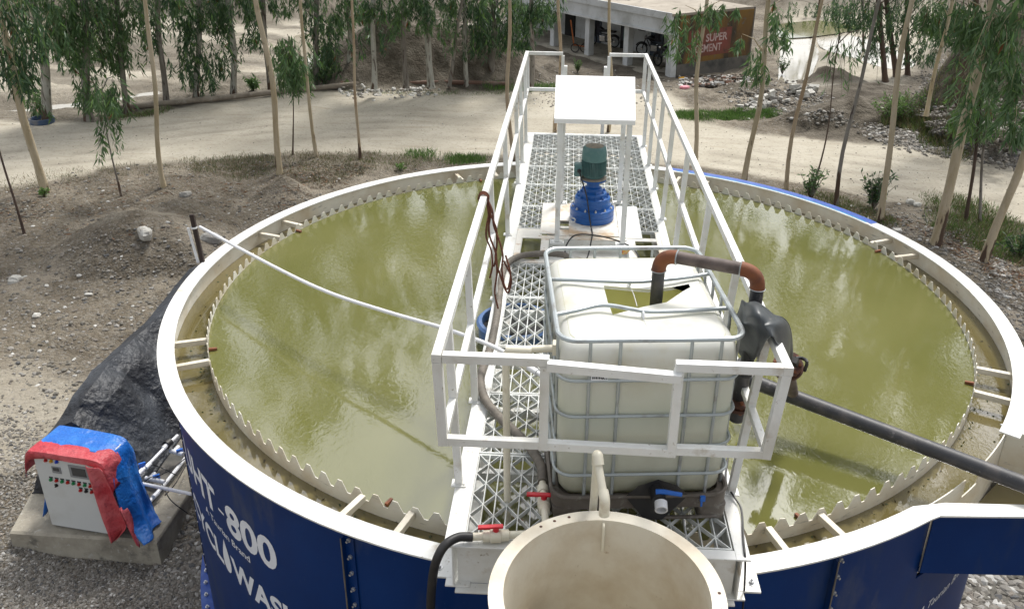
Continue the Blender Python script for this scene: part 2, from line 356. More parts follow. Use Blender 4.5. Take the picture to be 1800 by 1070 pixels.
M['bark_or'] = barkmat('orange_peeling_bark', (.46, .37, .25), (.36, .25, .15), (.20, .12, .07), .64)
M['bark_white'] = barkmat('white_mottled_bark', (.44, .43, .38), (.30, .28, .23), (.14, .12, .10), .56)
M['bark_grey'] = barkmat('grey_bark', (.26, .24, .21), (.17, .15, .125), (.08, .06, .05), .58)
M['bark_dark'] = barkmat('dark_brown_bark', (.11, .075, .055), (.07, .045, .035), (.25, .2, .15), .66)
# height band for the tote: liquid seen through the milky plastic
def tote_mat():
    m = mat('milky_plastic', (.86, .86, .83), .35, layers=[((.72, .68, .55), 2.6, .58, .8, 5)])
    t = m.node_tree; N = t.nodes; L = t.links; b = N['Principled BSDF']; src = b.inputs['Base Color'].links[0].from_socket
    g = N.new('ShaderNodeNewGeometry'); sp = N.new('ShaderNodeSeparateXYZ'); L.new(g.outputs['Position'], sp.inputs[0])
    no = N.new('ShaderNodeTexNoise'); no.inputs['Scale'].default_value = 3; L.new(g.outputs['Position'], no.inputs[0])
    ad = N.new('ShaderNodeMath'); ad.operation = 'MULTIPLY_ADD'; ad.inputs[1].default_value = .12; L.new(no.outputs[0], ad.inputs[0]); L.new(sp.outputs[2], ad.inputs[2])
    mr = N.new('ShaderNodeMapRange'); mr.inputs[1].default_value = 1.42; mr.inputs[2].default_value = 1.12; L.new(ad.outputs[0], mr.inputs[0])
    mx = N.new('ShaderNodeMix'); mx.data_type = 'RGBA'; L.new(mr.outputs[0], mx.inputs[0]); L.new(src, mx.inputs[6]); mx.inputs[7].default_value = (.78, .80, .70, 1)
    mr2 = N.new('ShaderNodeMapRange'); mr2.inputs[1].default_value = .86; mr2.inputs[2].default_value = .5; L.new(ad.outputs[0], mr2.inputs[0])
    n2 = N.new('ShaderNodeTexNoise'); n2.inputs['Scale'].default_value = 9; n2.inputs['Detail'].default_value = 8; L.new(g.outputs['Position'], n2.inputs[0])
    m2 = N.new('ShaderNodeMath'); m2.operation = 'MULTIPLY'; L.new(mr2.outputs[0], m2.inputs[0]); L.new(n2.outputs[0], m2.inputs[1])
    mx2 = N.new('ShaderNodeMix'); mx2.data_type = 'RGBA'; L.new(m2.outputs[0], mx2.inputs[0]); L.new(mx.outputs[2], mx2.inputs[6]); mx2.inputs[7].default_value = (.28, .24, .11, 1)
    L.new(mx2.outputs[2], b.inputs['Base Color'])
    tr = N.new('ShaderNodeBsdfTranslucent'); L.new(mx2.outputs[2], tr.inputs[0]); ms = N.new('ShaderNodeMixShader'); ms.inputs[0].default_value = .34; L.new(b.outputs[0], ms.inputs[1]); L.new(tr.outputs[0], ms.inputs[2]); L.new(ms.outputs[0], N['Material Output'].inputs[0]); return m
M['tote'] = tote_mat()
M['totein'] = mat('tote_inside', (.66, .66, .34), .5, layers=[((.50, .48, .20), 5, .45, .7, 5)])
def water_mat(name, deep, shallow, ripple, patches=True, rough=.04):
    m = bpy.data.materials.new(name); m.use_nodes = True; t = m.node_tree; N = t.nodes; L = t.links; b = N['Principled BSDF']
    b.inputs['Roughness'].default_value = rough; b.inputs['IOR'].default_value = 2.05; b.inputs['Specular IOR Level'].default_value = .5
    g = N.new('ShaderNodeNewGeometry')
    n1 = N.new('ShaderNodeTexNoise'); n1.inputs['Scale'].default_value = .55; n1.inputs['Detail'].default_value = 4; L.new(g.outputs['Position'], n1.inputs[0])
    r1 = N.new('ShaderNodeMapRange'); r1.inputs[1].default_value = .35; r1.inputs[2].default_value = .65; L.new(n1.outputs[0], r1.inputs[0])
    mx = N.new('ShaderNodeMix'); mx.data_type = 'RGBA'; mx.inputs[6].default_value = (*deep, 1); mx.inputs[7].default_value = (*shallow, 1); L.new(r1.outputs[0], mx.inputs[0]); L.new(mx.outputs[2], b.inputs['Base Color'])
    mp = N.new('ShaderNodeMapping'); mp.inputs['Scale'].default_value = (1, .62, 1); L.new(g.outputs['Position'], mp.inputs[0])
    def nz(sc, det, dist=0):
        n = N.new('ShaderNodeTexNoise'); n.inputs['Scale'].default_value = sc; n.inputs['Detail'].default_value = det; n.inputs['Distortion'].default_value = dist; L.new(mp.outputs[0], n.inputs[0]); return n.outputs[0]
    big = nz(3.6, 2, .3); fine = nz(23, 3, .8)
    mask = nz(.8, 2); rm = N.new('ShaderNodeMapRange'); rm.inputs[1].default_value = .42; rm.inputs[2].default_value = .62; rm.inputs[3].default_value = .25 if patches else 1; L.new(mask, rm.inputs[0])
    mu = N.new('ShaderNodeMath'); mu.operation = 'MULTIPLY'; L.new(fine, mu.inputs[0]); L.new(rm.outputs[0], mu.inputs[1])
    ad = N.new('ShaderNodeMath'); ad.operation = 'MULTIPLY_ADD'; ad.inputs[1].default_value = .34; L.new(mu.outputs[0], ad.inputs[0]); bh = N.new('ShaderNodeMath'); bh.operation = 'MULTIPLY'; bh.inputs[1].default_value = .28; L.new(big, bh.inputs[0]); L.new(bh.outputs[0], ad.inputs[2])
    bp = N.new('ShaderNodeBump'); bp.inputs['Strength'].default_value = 1; bp.inputs['Distance'].default_value = ripple; L.new(ad.outputs[0], bp.inputs['Height']); L.new(bp.outputs[0], b.inputs['Normal'])
    return m
M['water'] = water_mat('murky_green_water', (.122, .124, .036), (.160, .158, .056), .0040)
M['launder'] = water_mat('brown_channel_water', (.105, .086, .030), (.155, .128, .055), .004)
M['puddle'] = water_mat('pale_puddle', (.30, .27, .20), (.36, .33, .26), .003, rough=.03)
M['pond'] = water_mat('green_pond', (.12, .125, .04), (.15, .15, .06), .004)

def ground_mat():
    m = bpy.data.materials.new('site_ground'); m.use_nodes = True; t = m.node_tree; N = t.nodes; L = t.links; b = N['Principled BSDF']; b.inputs['Roughness'].default_value = .95; b.inputs['Specular IOR Level'].default_value = .15
    g = N.new('ShaderNodeNewGeometry'); P = g.outputs['Position']
    a = N.new('ShaderNodeAttribute'); a.attribute_name = 'tint'; sp = N.new('ShaderNodeSeparateColor'); L.new(a.outputs['Color'], sp.inputs[0])
    def nz(sc, det, map_=None, rough=.6):
        n = N.new('ShaderNodeTexNoise'); n.inputs['Scale'].default_value = sc; n.inputs['Detail'].default_value = det; n.inputs['Roughness'].default_value = rough
        if map_:
            mp = N.new('ShaderNodeMapping'); mp.inputs['Scale'].default_value = map_; L.new(P, mp.inputs[0]); L.new(mp.outputs[0], n.inputs[0])
        else: L.new(P, n.inputs[0])
        return n.outputs[0]
    def mr(s, lo, hi, o0=0, o1=1):
        r = N.new('ShaderNodeMapRange'); r.inputs[1].default_value = lo; r.inputs[2].default_value = hi; r.inputs[3].default_value = o0; r.inputs[4].default_value = o1; L.new(s, r.inputs[0]); return r.outputs[0]
    def mix(f, A, B):
        x = N.new('ShaderNodeMix'); x.data_type = 'RGBA'
        L.new(f, x.inputs[0])
        for i, q in ((6, A), (7, B)):
            if isinstance(q, tuple): x.inputs[i].default_value = (*q, 1)
            else: L.new(q, x.inputs[i])
        return x.outputs[2]
    vor = N.new('ShaderNodeTexVoronoi'); vor.inputs['Scale'].default_value = 22; L.new(P, vor.inputs[0])
    vs = N.new('ShaderNodeSeparateColor'); L.new(vor.outputs['Color'], vs.inputs[0])
    grav = mix(mr(nz(.9, 5), .35, .65), (.128, .108, .082), (.215, .186, .142))
    grav = mix(mr(vs.outputs[0], .55, 1, 0, .55), grav, (.28, .265, .235))
    grav = mix(mr(vs.outputs[1], .6, 1, 0, .5), grav, (.085, .072, .055))
    grav = mix(mr(nz(5, 8), .5, .68, 0, .65), grav, (.115, .093, .066))
    grav = mix(mr(nz(.45, 4), .52, .62, 0, .5), grav, (.33, .29, .23))
    road = mix(mr(nz(.8, 6), .35, .65), (.375, .342, .275), (.46, .425, .35))
    road = mix(mr(nz(2.0, 6, (.5, 2.4, 1)), .55, .75, 0, .7), road, (.30, .26, .195))
    road = mix(mr(vs.outputs[2], .86, 1, 0, .5), road, (.22, .20, .165))
    dark = mix(mr(nz(1.4, 6), .4, .65), (.065, .055, .042), (.145, .128, .102))
    sand = mix(mr(nz(2.2, 9), .38, .66), (.085, .072, .055), (.175, .155, .125))
    c = mix(sp.outputs[0], grav, road); c = mix(sp.outputs[1], c, dark); c = mix(sp.outputs[2], c, sand)
    L.new(c, b.inputs['Base Color'])
    b1 = N.new('ShaderNodeBump'); b1.inputs['Distance'].default_value = .10; L.new(nz(7, 10), b1.inputs['Height'])
    rinv = mr(sp.outputs[0], 0, 1, 1, .16); L.new(rinv, b1.inputs['Strength'])
    b2 = N.new('ShaderNodeBump'); b2.inputs['Distance'].default_value = .02; L.new(vor.outputs['Distance'], b2.inputs['Height']); L.new(mr(sp.outputs[0], 0, 1, .8, .15), b2.inputs['Strength']); b2.invert = True
    L.new(b1.outputs[0], b2.inputs['Normal']); L.new(b2.outputs[0], b.inputs['Normal'])
    return m
M['ground'] = ground_mat()

# ------------------------------------------------------------------ GROUND
def axis(spans):
    out = []
    for a, b, st in spans: out += list(np.arange(a, b, st))
    return np.array(out+[spans[-1][1]])
gx_ = axis([(-500, -60, 40), (-60, -26, 2), (-26, -15, .2), (-15, -4.2, .075), (-4.2, 4.2, .14), (4.2, 13, .09), (13, 24, .22), (24, 60, 2), (60, 500, 40)])
gy_ = axis([(-60, -6, 4), (-6, -2.5, .2), (-2.5, 11, .085), (11, 26, .115), (26, 48, .22), (48, 80, 2), (80, 700, 40)])
GX, GY = np.meshgrid(gx_, gy_)
GZ = gz(GX, GY)
DARK = [ground_poly(p) for p in ([(560, 158), (600, 60), (660, 20), (880, 60), (1000, 140), (1000, 160), (800, 160)], [(1380, 235), (1420, 170), (1520, 140), (1640, 170), (1700, 260), (1560, 258)], [(0, 212), (0, 190), (200, 165), (420, 135), (560, 140), (560, 160), (330, 188), (150, 214)], [(200, 75), (300, 60), (420, 110), (300, 130), (190, 120)], [(950, 160), (960, 60), (1180, 130), (1185, 160)])]
FIELD = ground_poly([(-80, 212), (-80, -150), (620, -150), (560, 60), (560, 158), (330, 186), (150, 214)])
FIELD2 = ground_poly([(1380, 140), (1380, 0), (1400, -120), (1700, -120), (1640, 100), (1560, 150), (1440, 170)])
SANDB = [ground_poly(p) for p in ([(560, 160), (590, 40), (680, 0), (900, 30), (1000, 140), (1000, 158)], [(1590, 262), (1600, 120), (1700, 40), (1950, 0), (1950, 300), (1800, 290)])]
SANDY = ground_poly([(-60, 860), (-60, 660), (60, 640), (230, 700), (90, 760), (40, 840)])
jx = GX+.6*fbm(GX*.8, GY*.8, 41, 3); jy = GY+.6*fbm(GX*.8, GY*.8, 42, 3)
mr_ = np.maximum.reduce([roadmask(GX, GY), soft(jx, jy, FIELD, .5)*(.30+.5*sst(-.1, .15, fbm(GX*.25, GY*.35, 88, 4))), soft(jx, jy, FIELD2, .5)*.8, soft(jx, jy, SANDY, .35)*.55])
md_ = np.zeros_like(GX)
for i, p in enumerate(DARK): md_ = np.maximum(md_, soft(jx, jy, p, .5)*(.95 if i in (1,) else .6))
ms_ = np.zeros_like(GX)
for p in SANDB: ms_ = np.maximum(ms_, soft(jx, jy, p, .6))
GB = gz0(GX, GY); hh_ = sst(.05, .3, gz(GX, GY, False)-GB)*(GY > 12); ms_ = np.maximum(ms_, hh_*np.where(GY < 30, 1, .75)); q_ = at(255, 425, -2.6); pm_ = np.exp(-(((GX-q_[0])/.8)**2+((GY-q_[1])/.55)**2)); mr_ = np.maximum(mr_, pm_*.55*sst(-.15, .1, fbm(GX*2, GY*2, 97, 3))); md_ *= (1-.7*hh_)
# ruts in the muddy field
rut = sst(.1, .3, np.sin((GX*.35+GY)*1.9+3*fbm(GX*.3, GY*.3, 77, 3))-.2+fbm(GX, GY, 78, 3))*soft(jx, jy, FIELD, .5)
md_ = np.maximum(md_, rut*.6); GZ -= .05*rut
TRK = ground_poly([(-60, 275), (0, 268), (240, 246), (480, 218), (700, 212), (900, 222), (1100, 240), (1300, 275), (1500, 300), (1900, 355)])
def seg_dist(P_):
    best = np.full(GX.shape, 1e9)
    for (x1, y1), (x2, y2) in zip(P_[:-1], P_[1:]):
        L2_ = (x2-x1)**2+(y2-y1)**2; t_ = np.clip(((GX-x1)*(x2-x1)+(GY-y1)*(y2-y1))/L2_, 0, 1); dx_, dy_ = GX-(x1+t_*(x2-x1)), GY-(y1+t_*(y2-y1)); d_ = np.hypot(dx_, dy_)*np.sign(dy_+1e-9); best = np.where(np.abs(d_) < np.abs(best), d_, best)
    return best
sd_ = seg_dist(TRK)+.25*fbm(GX*.5, GY*.5, 61, 2); trk_ = sum(np.exp(-((sd_-o_)/.13)**2) for o_ in (-1.5, -.75, -.1, .65, 1.4))*sst(-.12, .12, fbm(GX*.7, GY*.7, 62, 3)); mr_ *= 1-.30*np.clip(trk_, 0, 1); GZ -= .018*np.clip(trk_, 0, 1)
ii = np.arange(GX.size).reshape(GX.shape)
FQ = np.stack([ii[:-1, :-1].ravel(), ii[:-1, 1:].ravel(), ii[1:, 1:].ravel(), ii[1:, :-1].ravel()], 1)
# nothing of the ground is needed inside the tank footprint except as a flat floor
gme = mkmesh('ground', np.stack([GX, GY, GZ], -1).reshape(-1, 3), FQ, True, np.stack([mr_, md_, ms_], -1).reshape(-1, 3))
tag(link('ground', gme, M['ground']), kind='structure')

# ------------------------------------------------------------------ puddles
def sheet(name, pts, z, m, label=None, n=3, kind='structure', cat=None):
    P = [at(a, b, z) for a, b in pts]; P = curve(P+[P[0]], n)[:-1]
    o = MB(); o.add([(p[0], p[1], z) for p in P], [tuple(range(len(P)-1, -1, -1))] if False else [tuple(range(len(P)))])
    q = o.build(name, m); tag(q, label, cat, kind=kind); return q
def flatten_for(pts, z):
    P = [tuple(at(a, b, z)[:2]) for a, b in pts]; c = np.mean(P, 0); P = [tuple(c+(np.array(p)-c)*1.15) for p in P]
    m = soft(GX+.35*fbm(GX*.9, GY*.9, 91), GY+.35*fbm(GX*.9, GY*.9, 92), P, .5); co = np.empty(len(gme.vertices)*3, np.float32); gme.vertices.foreach_get('co', co); co = co.reshape(-1, 3)
    co[:, 2] = co[:, 2]*(1-m.ravel())+(z-.05+.10*fbm(GX*1.2, GY*1.2, 93, 3).ravel())*m.ravel(); gme.vertices.foreach_set('co', co.ravel()); gme.update()
def gsheet(name, pts, m, up=.03):
    c = np.mean([at(a, b, -3.9) for a, b in pts], 0)
    z = max(float(gz(q[0], q[1])) for q in [at(a, b, float(gz0(c[0], c[1]))) for a, b in pts])
    z = float(gz0(c[0], c[1]))+up; flatten_for(pts, z); c2 = np.mean(pts, 0); return sheet(name, [tuple(c2+(np.array(p)-c2)*1.12) for p in pts], z, m)
gsheet('puddle', [(1378, 68), (1400, 62), (1425, 75), (1436, 95), (1428, 120), (1415, 148), (1385, 150), (1372, 135)], M['puddle'], .0)
gsheet('puddle', [(1445, 60), (1500, 66), (1560, 84), (1600, 110), (1560, 118), (1500, 100), (1450, 84)], M['puddle'], .0)
gsheet('pond', [(1370, 44), (1440, 38), (1500, 50), (1440, 62), (1376, 64)], M['pond'], .05)
gsheet('puddle', [(0, 196), (120, 182), (220, 168), (300, 160), (240, 172), (120, 192), (0, 204)], M['puddle'], -.02)
gsheet('puddle', [(520, 66), (560, 62), (566, 100), (548, 120), (524, 100)], M['puddle'], .0)
gsheet('puddle', [(60, 40), (150, 30), (170, 40), (80, 56)], M['puddle'], .0)

# ------------------------------------------------------------------ TANK
RW = 3.875; ZB = -2.72
def ring(mb, r0, r1, z0, z1, n=192, a0=0, a1=360):
    full = abs(a1-a0) >= 359.9; m = n if full else n+1
    A = [R(a0+(a1-a0)*k/n) for k in range(m)]
    V = [(r*math.cos(a), r*math.sin(a), z) for a in A for (r, z) in ((r0, z0), (r1, z0), (r1, z1), (r0, z1))]
    Fs = []
    for k in range(n):
        p = 4*k; q = 4*((k+1) % m)
        for j in range(4): Fs.append((p+j, p+(j+1) % 4, q+(j+1) % 4, q+j))
    if not full: Fs += [(3, 2, 1, 0), (4*n, 4*n+1, 4*n+2, 4*n+3)]
    mb.add(V, Fs)
tank = thing('clarifier_tank', (0, 0, ZB), 'huge round navy blue open steel tank with white rim, full of green water', 'tank')
OA0, OA1 = -54.3, -36.0      # opening to the outlet box
g = MB()
ring(g, RW-.012, RW, -.30-.35, -.012, 182, OA1, 360+OA0)
ring(g, RW-.012, RW, ZB, -.65, 192)
g.build('shell_wall', M['navy'], tank, True)
g = MB(); ring(g, RW-.020, RW-.0125, -.62, -.012, 182, OA1, 360+OA0); g.build('inner_wall_lining', M['wall_in'], tank, True)
g = MB(); ring(g, RW-.055, 3.958, -.012, 0, 182, OA1-1.2, 360-56.6)
ac_ = R(-56.6); w1 = at(1652, 909, -.012); w2 = at(1658, 886, -.012); g.prism([(3.958*math.cos(ac_), 3.958*math.sin(ac_), -.012), w1, w2, ((RW-.055)*math.cos(ac_), (RW-.055)*math.sin(ac_), -.012)], (0, 0, .012))
g.build('rim_flange', M['white'], tank, True)
g = MB(); ring(g, 3.862, 3.962, 0.0005, .003, 60, 28, 72); g.build('blue_rim_streak', M['bluefilm'], tank, True)
g = MB(); ring(g, 3.846, 3.8615, 0.0005, .0025, 60, 29, 70); g.build('cyan_rim_streak', M['cyan'], tank, True)
g = MB(); ring(g, RW-.02, 3.985, ZB-.012, ZB+.002, 192); g.build('base_flange', M['bluefilm'], tank, True)
for k in range(74, 102):
    a = R(k*2.4+1); g = MB(); g.lathe((3.935*math.cos(a), 3.935*math.sin(a), ZB+.002), [(.020, 0), (.020, .018), (.010, .018), (.010, .034)], 6)
    g.build('bolt', M['bolt'], tank)
for sa in (201, 247, 293, 339, 25, 71, 117, 155):
    if sa == 339: continue
    g = MB(); a = R(sa); er = np.array((math.cos(a), math.sin(a), 0)); et = np.array((-math.sin(a), math.cos(a), 0))
    g.obox(er*(RW+.006)+et*.035+np.array((0, 0, (ZB-.1)/2)), er*.005, et*.035, (0, 0, (-ZB-.12)/2))
    g.obox(er*(RW+.022)+np.array((0, 0, (ZB-.1)/2)), er*.022, et*.004, (0, 0, (-ZB-.12)/2))
    o = g.build('bolted_seam', M['navy'], tank, bevel=.002)
    k = 0
    while -.12-k*.135 > ZB+.1 and sa in (201, 247, 293):
        g = MB(); p = er*(RW+.011)+et*.04+np.array((0, 0, -.12-k*.135)); g.lathe(p, [(.015, 0), (.015, .012), (.008, .012), (.008, .03)], 6, er); k += 1
        g.build('bolt', M['bolt'], o)
    g = MB(); g.tube([er*(RW+.046)+np.array((0, 0, z_)) for z_ in np.linspace(-.1, ZB+.1, 24)+.0], .006, 6, rs=[.004+.003*rnd.random() for _ in range(24)]); g.build('sealant_bead', M['hose'], o)
# launder channel and weir
RV = 3.557; WZ = -.10; LZ = -.19
g = MB(); ring(g, RV+.004, RW-.02, -.64, -.62, 160); g.build('launder_floor', M['cream'], tank, True)
A = []; NT = 150; tw = 360/NT
for k in range(NT):
    for fr, top in ((0, 0), (.16, 0), (.43, 1), (.68, 1), (.95, 0)):
        h = .078*(.92+.12*rnd.random())
        A.append((R((k+fr)*tw+1.1), -.098+top*h))
V = []
for a, zt in A:
    for (r, z) in ((RV, -1.0), (RV+.006, -1.0), (RV+.006, zt), (RV, zt)): V.append((r*math.cos(a), r*math.sin(a), z))
n = len(A); Fs = []
for k in range(n):
    p = 4*k; q = 4*((k+1) % n)
    for j in range(4): Fs.append((p+j, p+(j+1) % 4, q+(j+1) % 4, q+j))
g = MB(); g.add(V, Fs); g.build('toothed_weir_plate', M['wall_in'], tank)
for a in (-158.5, -152.4, -114.4, -108.3, -71.2, -64.9, -21.5, -28.1, 22.9, 16.3, 157.2, 163.4, 117, 109, 63, 69):
    a = R(a); g = MB(); c = np.array((math.cos(a), math.sin(a), 0)); g.bar(c*(RV+.007)+(0, 0, -.08), c*(RW-.021)+(0, 0, -.075), .045, .05)
    g.build('strut', M['cream'], tank, bevel=.004)
for a in (-156, -111.6, -67, -25.5, 20, 159, 113):
    a = R(a); g = MB(); c = np.array((math.cos(a), math.sin(a), 0)); g.bar(c*(RV-.07)+(0, 0, -.088), c*(RV-.002)+(0, 0, -.082), .022, .02)
    g.build('rusty_bracket', M['rust'], tank)
# inner cone floor, hidden by the water
g = MB(); g.lathe((0, 0, 0), [(3.55, -1.0), (.3, -2.5)], 64, cap=False); g.build('tank_floor', M['cream'], tank, True)
def disc(r, z, n=128, r0=None):
    g = MB()
    if r0 is None: g.add([(r*math.cos(2*math.pi*k/n), r*math.sin(2*math.pi*k/n), z) for k in range(n)], [tuple(range(n))])
    else:
        V = [(q*math.cos(2*math.pi*k/n), q*math.sin(2*math.pi*k/n), z) for k in range(n) for q in (r0, r)]
        g.add(V, [(2*k, 2*k+1, (2*k+3) % (2*n), (2*k+2) % (2*n)) for k in range(n)])
    return g
tag(disc(RV-.001, WZ).build('tank_water', M['water']), kind='structure')
tag(disc(RW-.021, LZ, r0=RV+.007).build('channel_water', M['launder']), kind='structure')
# outlet box on the right
A0 = at(1655, 890, 0); A1 = A0+np.array((1.55, .05, 0)); B0 = at(1776, 752, 0); B1 = B0+np.array((1.15, -.30, 0))
g = MB(); zlo = -.56
g.bar(A0+(-.03, 0, zlo/2-.006), A1+(0, 0, zlo/2-.006), .010, -zlo-.013)
g.bar(A1+(0, .01, zlo/2-.006), B1+(0, -.01, zlo/2-.006), .010, -zlo-.013)
g.prism([A0+(-.05, .02, zlo-.014), A1+(0, 0, zlo-.014), B1+(0, 0, zlo-.014), B0+(-.02, -.02, zlo-.014)], (0, 0, .012))
ob = g.build('outlet_box', M['navy'], tank, bevel=.002)
g = MB(); g.bar(B0+(-.02, -.008, zlo/2-.006), B1+(0, -.008, zlo/2-.006), .008, -zlo-.015); g.bar(A0+(-.03, .012, zlo/2-.006), A1+(-.02, .012, zlo/2-.006), .008, -zlo-.015)
g.build('box_lining', M['wall_in'], ob)
g = MB(); g.prism([at(1652, 909, -.012), A1+(0, -.055, -.012), A1+(0, .035, -.012), at(1658, 886, -.012)], (0, 0, .0135))
g.prism([B0+(-.05, .05, -.012), B0+(.01, -.06, -.012), B1+(0, -.03, -.012), B1+(.05, .22, -.012)], (0, 0, .0135)); g.build('box_rim', M['white'], ob)
# curved plate remains at the opening with the notch
g = MB()
for (a0, a1, z0, z1) in ((OA0, OA0+6.0, -.62, -.012), (OA0+6.0, OA0+9.5, -.62, -.16), (OA0+9.5, OA1, -.62, -.012)):
    ring(g, RW-.02, RW-.012, z0, z1, 8, a0, a1)
g.build('notched_plate', M['wall_in'], ob)
g = MB(); q = [A0+(.0, .03, -.45), A1+(-.02, .03, -.45), B1+(-.02, -.03, -.45), B0+(.02, -.03, -.45)]; g.add(q, [(0, 1, 2, 3)]); tag(g.build('outlet_water', M['launder']), kind='structure')

# lettering wrapped on the shell
def text_mesh(body, size, shear=0, offset=.0, sp=1.0):
    cu = bpy.data.curves.new('t', 'FONT'); cu.body = body; cu.size = size; cu.shear = shear; cu.offset = offset; cu.space_character = sp; cu.extrude = 0; cu.resolution_u = 4
    o = bpy.data.objects.new('t', cu); C.objects.link(o); dg = bpy.context.evaluated_depsgraph_get(); me = bpy.data.meshes.new_from_object(o.evaluated_get(dg)); bpy.data.objects.remove(o)
    V = np.array([v.co[:] for v in me.vertices]); Fc = [tuple(p.vertices) for p in me.polygons]; bpy.data.meshes.remove(me); return V, Fc
def wrap(V, a0, z0, xs=1, slope=0, rad=RW+.002):
    out = []
    for x, y, _ in V:
        a = R(a0)+(x*xs)/rad; out.append((rad*math.cos(a), rad*math.sin(a), z0+y+slope*x))
    return out
def bolden(V, Fc):
    return V, Fc
def put_text(body, a0, a1, z0, h, mat_, name, parent, shear=0, off=.01, slope=0, sp=1.0, rad=RW+.002):
    V, Fc = text_mesh(body, 1.0, shear, off, sp)
    V = V.copy(); V[:, 0] -= V[:, 0].min(); cap = V[:, 1].max(); V *= 1; V[:, 1] *= h/cap
    V[:, 0] *= (R(a1-a0)*rad)/V[:, 0].max()
    # subdivide long faces is not needed: glyph faces are narrow
    g = MB(); g.add(wrap(V, a0, z0, slope=slope, rad=rad), Fc); return g.build(name, mat_, parent)
put_text('UHT', 212.6, 224.9, -.765, .26, M['letter'], 'model_lettering', tank, off=.028)
put_text('-', 225.4, 226.8, -.70, .05, M['letter'], 'model_lettering', tank, off=.01)
put_text('800', 227.3, 236.9, -.775, .27, M['letter'], 'model_lettering', tank, off=.03)
put_text('A Taurian Brand', 220.4, 231.6, -.905, .062, M['letter'], 'brand_lettering', tank, off=.01)
put_text('CYCL', 212.2, 224.2, -1.265, .21, M['letter'], 'brand_lettering', tank, off=.035)
put_text('WASH', 226.6, 239.8, -1.265, .21, M['letter'], 'brand_lettering', tank, off=.035)
g = MB(); dp = [(math.sin(t)*.062*(1 if True else 0)*math.sin(t/2)**1.2, .055-.0-math.cos(t)*-.14) for t in np.linspace(0, 2*math.pi, 30)[:-1]]
dp = [(-.092*math.sin(t)*math.sin(t/2)**1.3, .165*math.cos(t)) for t in np.linspace(0, 2*math.pi, 32)[:-1]]
g.add(wrap([(x, y, 0) for x, y in dp], 225.35, -1.12), [tuple(range(len(dp)))]); g.build('drop_emblem', M['letter'], tank)
put_text('A Taurian Brand', 308.2, 319.5, -1.10, .07, M['letter'], 'brand_lettering', tank, shear=.3, off=.004, slope=-.0)

# ------------------------------------------------------------------ BRIDGE
ZD = .30; BL, BR, YN, YF = -.81, .873, -4.055, 4.33
br = thing('walkway_bridge', (0, 0, 0), 'long white steel walkway bridge with grating floor and handrails across the tank', 'bridge')
for (x0, x1, s) in ((BL, BL+.11, 1), (BR-.08, BR, -1)):
    g = MB(); g.box(x0, x1, YN, YF, ZD-.012, ZD); xw = x0+.05 if s > 0 else x1-.05
    g.box(xw-.005, xw+.005, YN, YF, .014, ZD-.0125); g.box(x0+(.0 if s > 0 else -.03), x1+(.03 if s > 0 else 0), YN, YF, .002, .0135)
    g.build('side_beam', M['white'], br, bevel=.003)
g = MB(); g.box(BL+.11, BR-.08, YN, YN+.07, ZD-.012, ZD-.0005); g.box(BL+.07, BR-.07, YN+.04, YN+.05, .0, ZD-.0125); g.box(BL+.06, BR-.06, YN-.03, YN+.04, -.012, .0015)
g.build('end_channel', M['white'], br, bevel=.003)
g = MB(); g.box(BL+.11, BR-.08, YF-.06, YF, ZD-.012, ZD-.0005); g.box(BL+.07, BR-.07, YF-.03, YF-.02, .0, ZD-.0125); g.build('end_channel', M['white'], br, bevel=.003)
for x0, x1 in ((BL-.10, BL+.045), (BR-.045, BR+.10)):
    g = MB(); g.box(x0, x1, YN+.06, YN+.28, .003, .016); o = g.build('foot_plate', M['white'], br, bevel=.002)
    g = MB(); g.lathe(((x0+x1)/2+(-.03 if x0 < 0 else .03), YN+.13, .016), [(.03, 0), (.03, .004), (.018, .004), (.018, .02), (.009, .02), (.009, .034)], 8); g.build('bolt', M['bolt'], o)
# bottom cross members seen through the grating
for y in (-3.22, -2.52, -1.85, -.99, 1.3, 2.05, 2.76, 3.58):
    g = MB(); g.box(BL+.06, BR-.06, y-.025, y+.025, .10, .16); g.build('cross_member', M['white'], br)
def grating(wd, ln, h=.032):
    g = MB(); t = .006; n = max(2, round(wd/.075)); dx = wd/n
    g.box(0, wd, 0, t*2, -h, 0); g.box(0, wd, ln-t*2, ln, -h, 0)
    for i in range(n+1):
        x = min(max(i*dx, t/2), wd-t/2); g.box(x-t/2, x+t/2, t*2, ln-t*2, -h, 0)
    m = max(2, round(ln/.19)); dy = ln/m
    for i in range(n):
        for k in range(m):
            for s in (0, 1):
                # the crimped bar runs from one bearing bar to the next and back
                y0 = k*dy+s*dy/2; a = (i+ (k*0+i+s) % 2)*dx; b = (i+(i+s+1) % 2)*dx
                g.bar((a, y0, -h*.45), (b, y0+dy/2, -h*.45), t*.8, h*.88)
    me = mkmesh('grating_panel', g.v, g.f); me.materials.append(M['grate']); return me
def lay(me, x, y):
    o = bpy.data.objects.new('grating_panel', me); C.objects.link(o); o.parent = br; o.location = (x, y, ZD-.003)
gxl, gxr = BL+.112, BR-.082
ys = [-3.985, -3.22, -2.52, -1.85, -.99, -.26]
for i in range(5):
    ln = ys[i+1]-ys[i]-.012
    xs_ = [gxl, gxl+.50, gxl+1.0, gxr]
    for j in range(3): lay(grating(xs_[j+1]-xs_[j]-.006, ln), xs_[j], ys[i]+.006)
ys = [.62, 1.30, 2.05, 2.76, 3.55, 4.265]
for i in range(5):
    ln = ys[i+1]-ys[i]-.012; xm = .03
    if i == 0:
        lay(grating(.27, ln), gxl, ys[i]+.006); lay(grating(.20, ln), gxr-.20, ys[i]+.006); continue
    me = grating(xm-gxl-.004, ln); lay(me, gxl, ys[i]+.006)
    lay(grating(gxr-xm-.004, ln), xm+.004, ys[i]+.006)
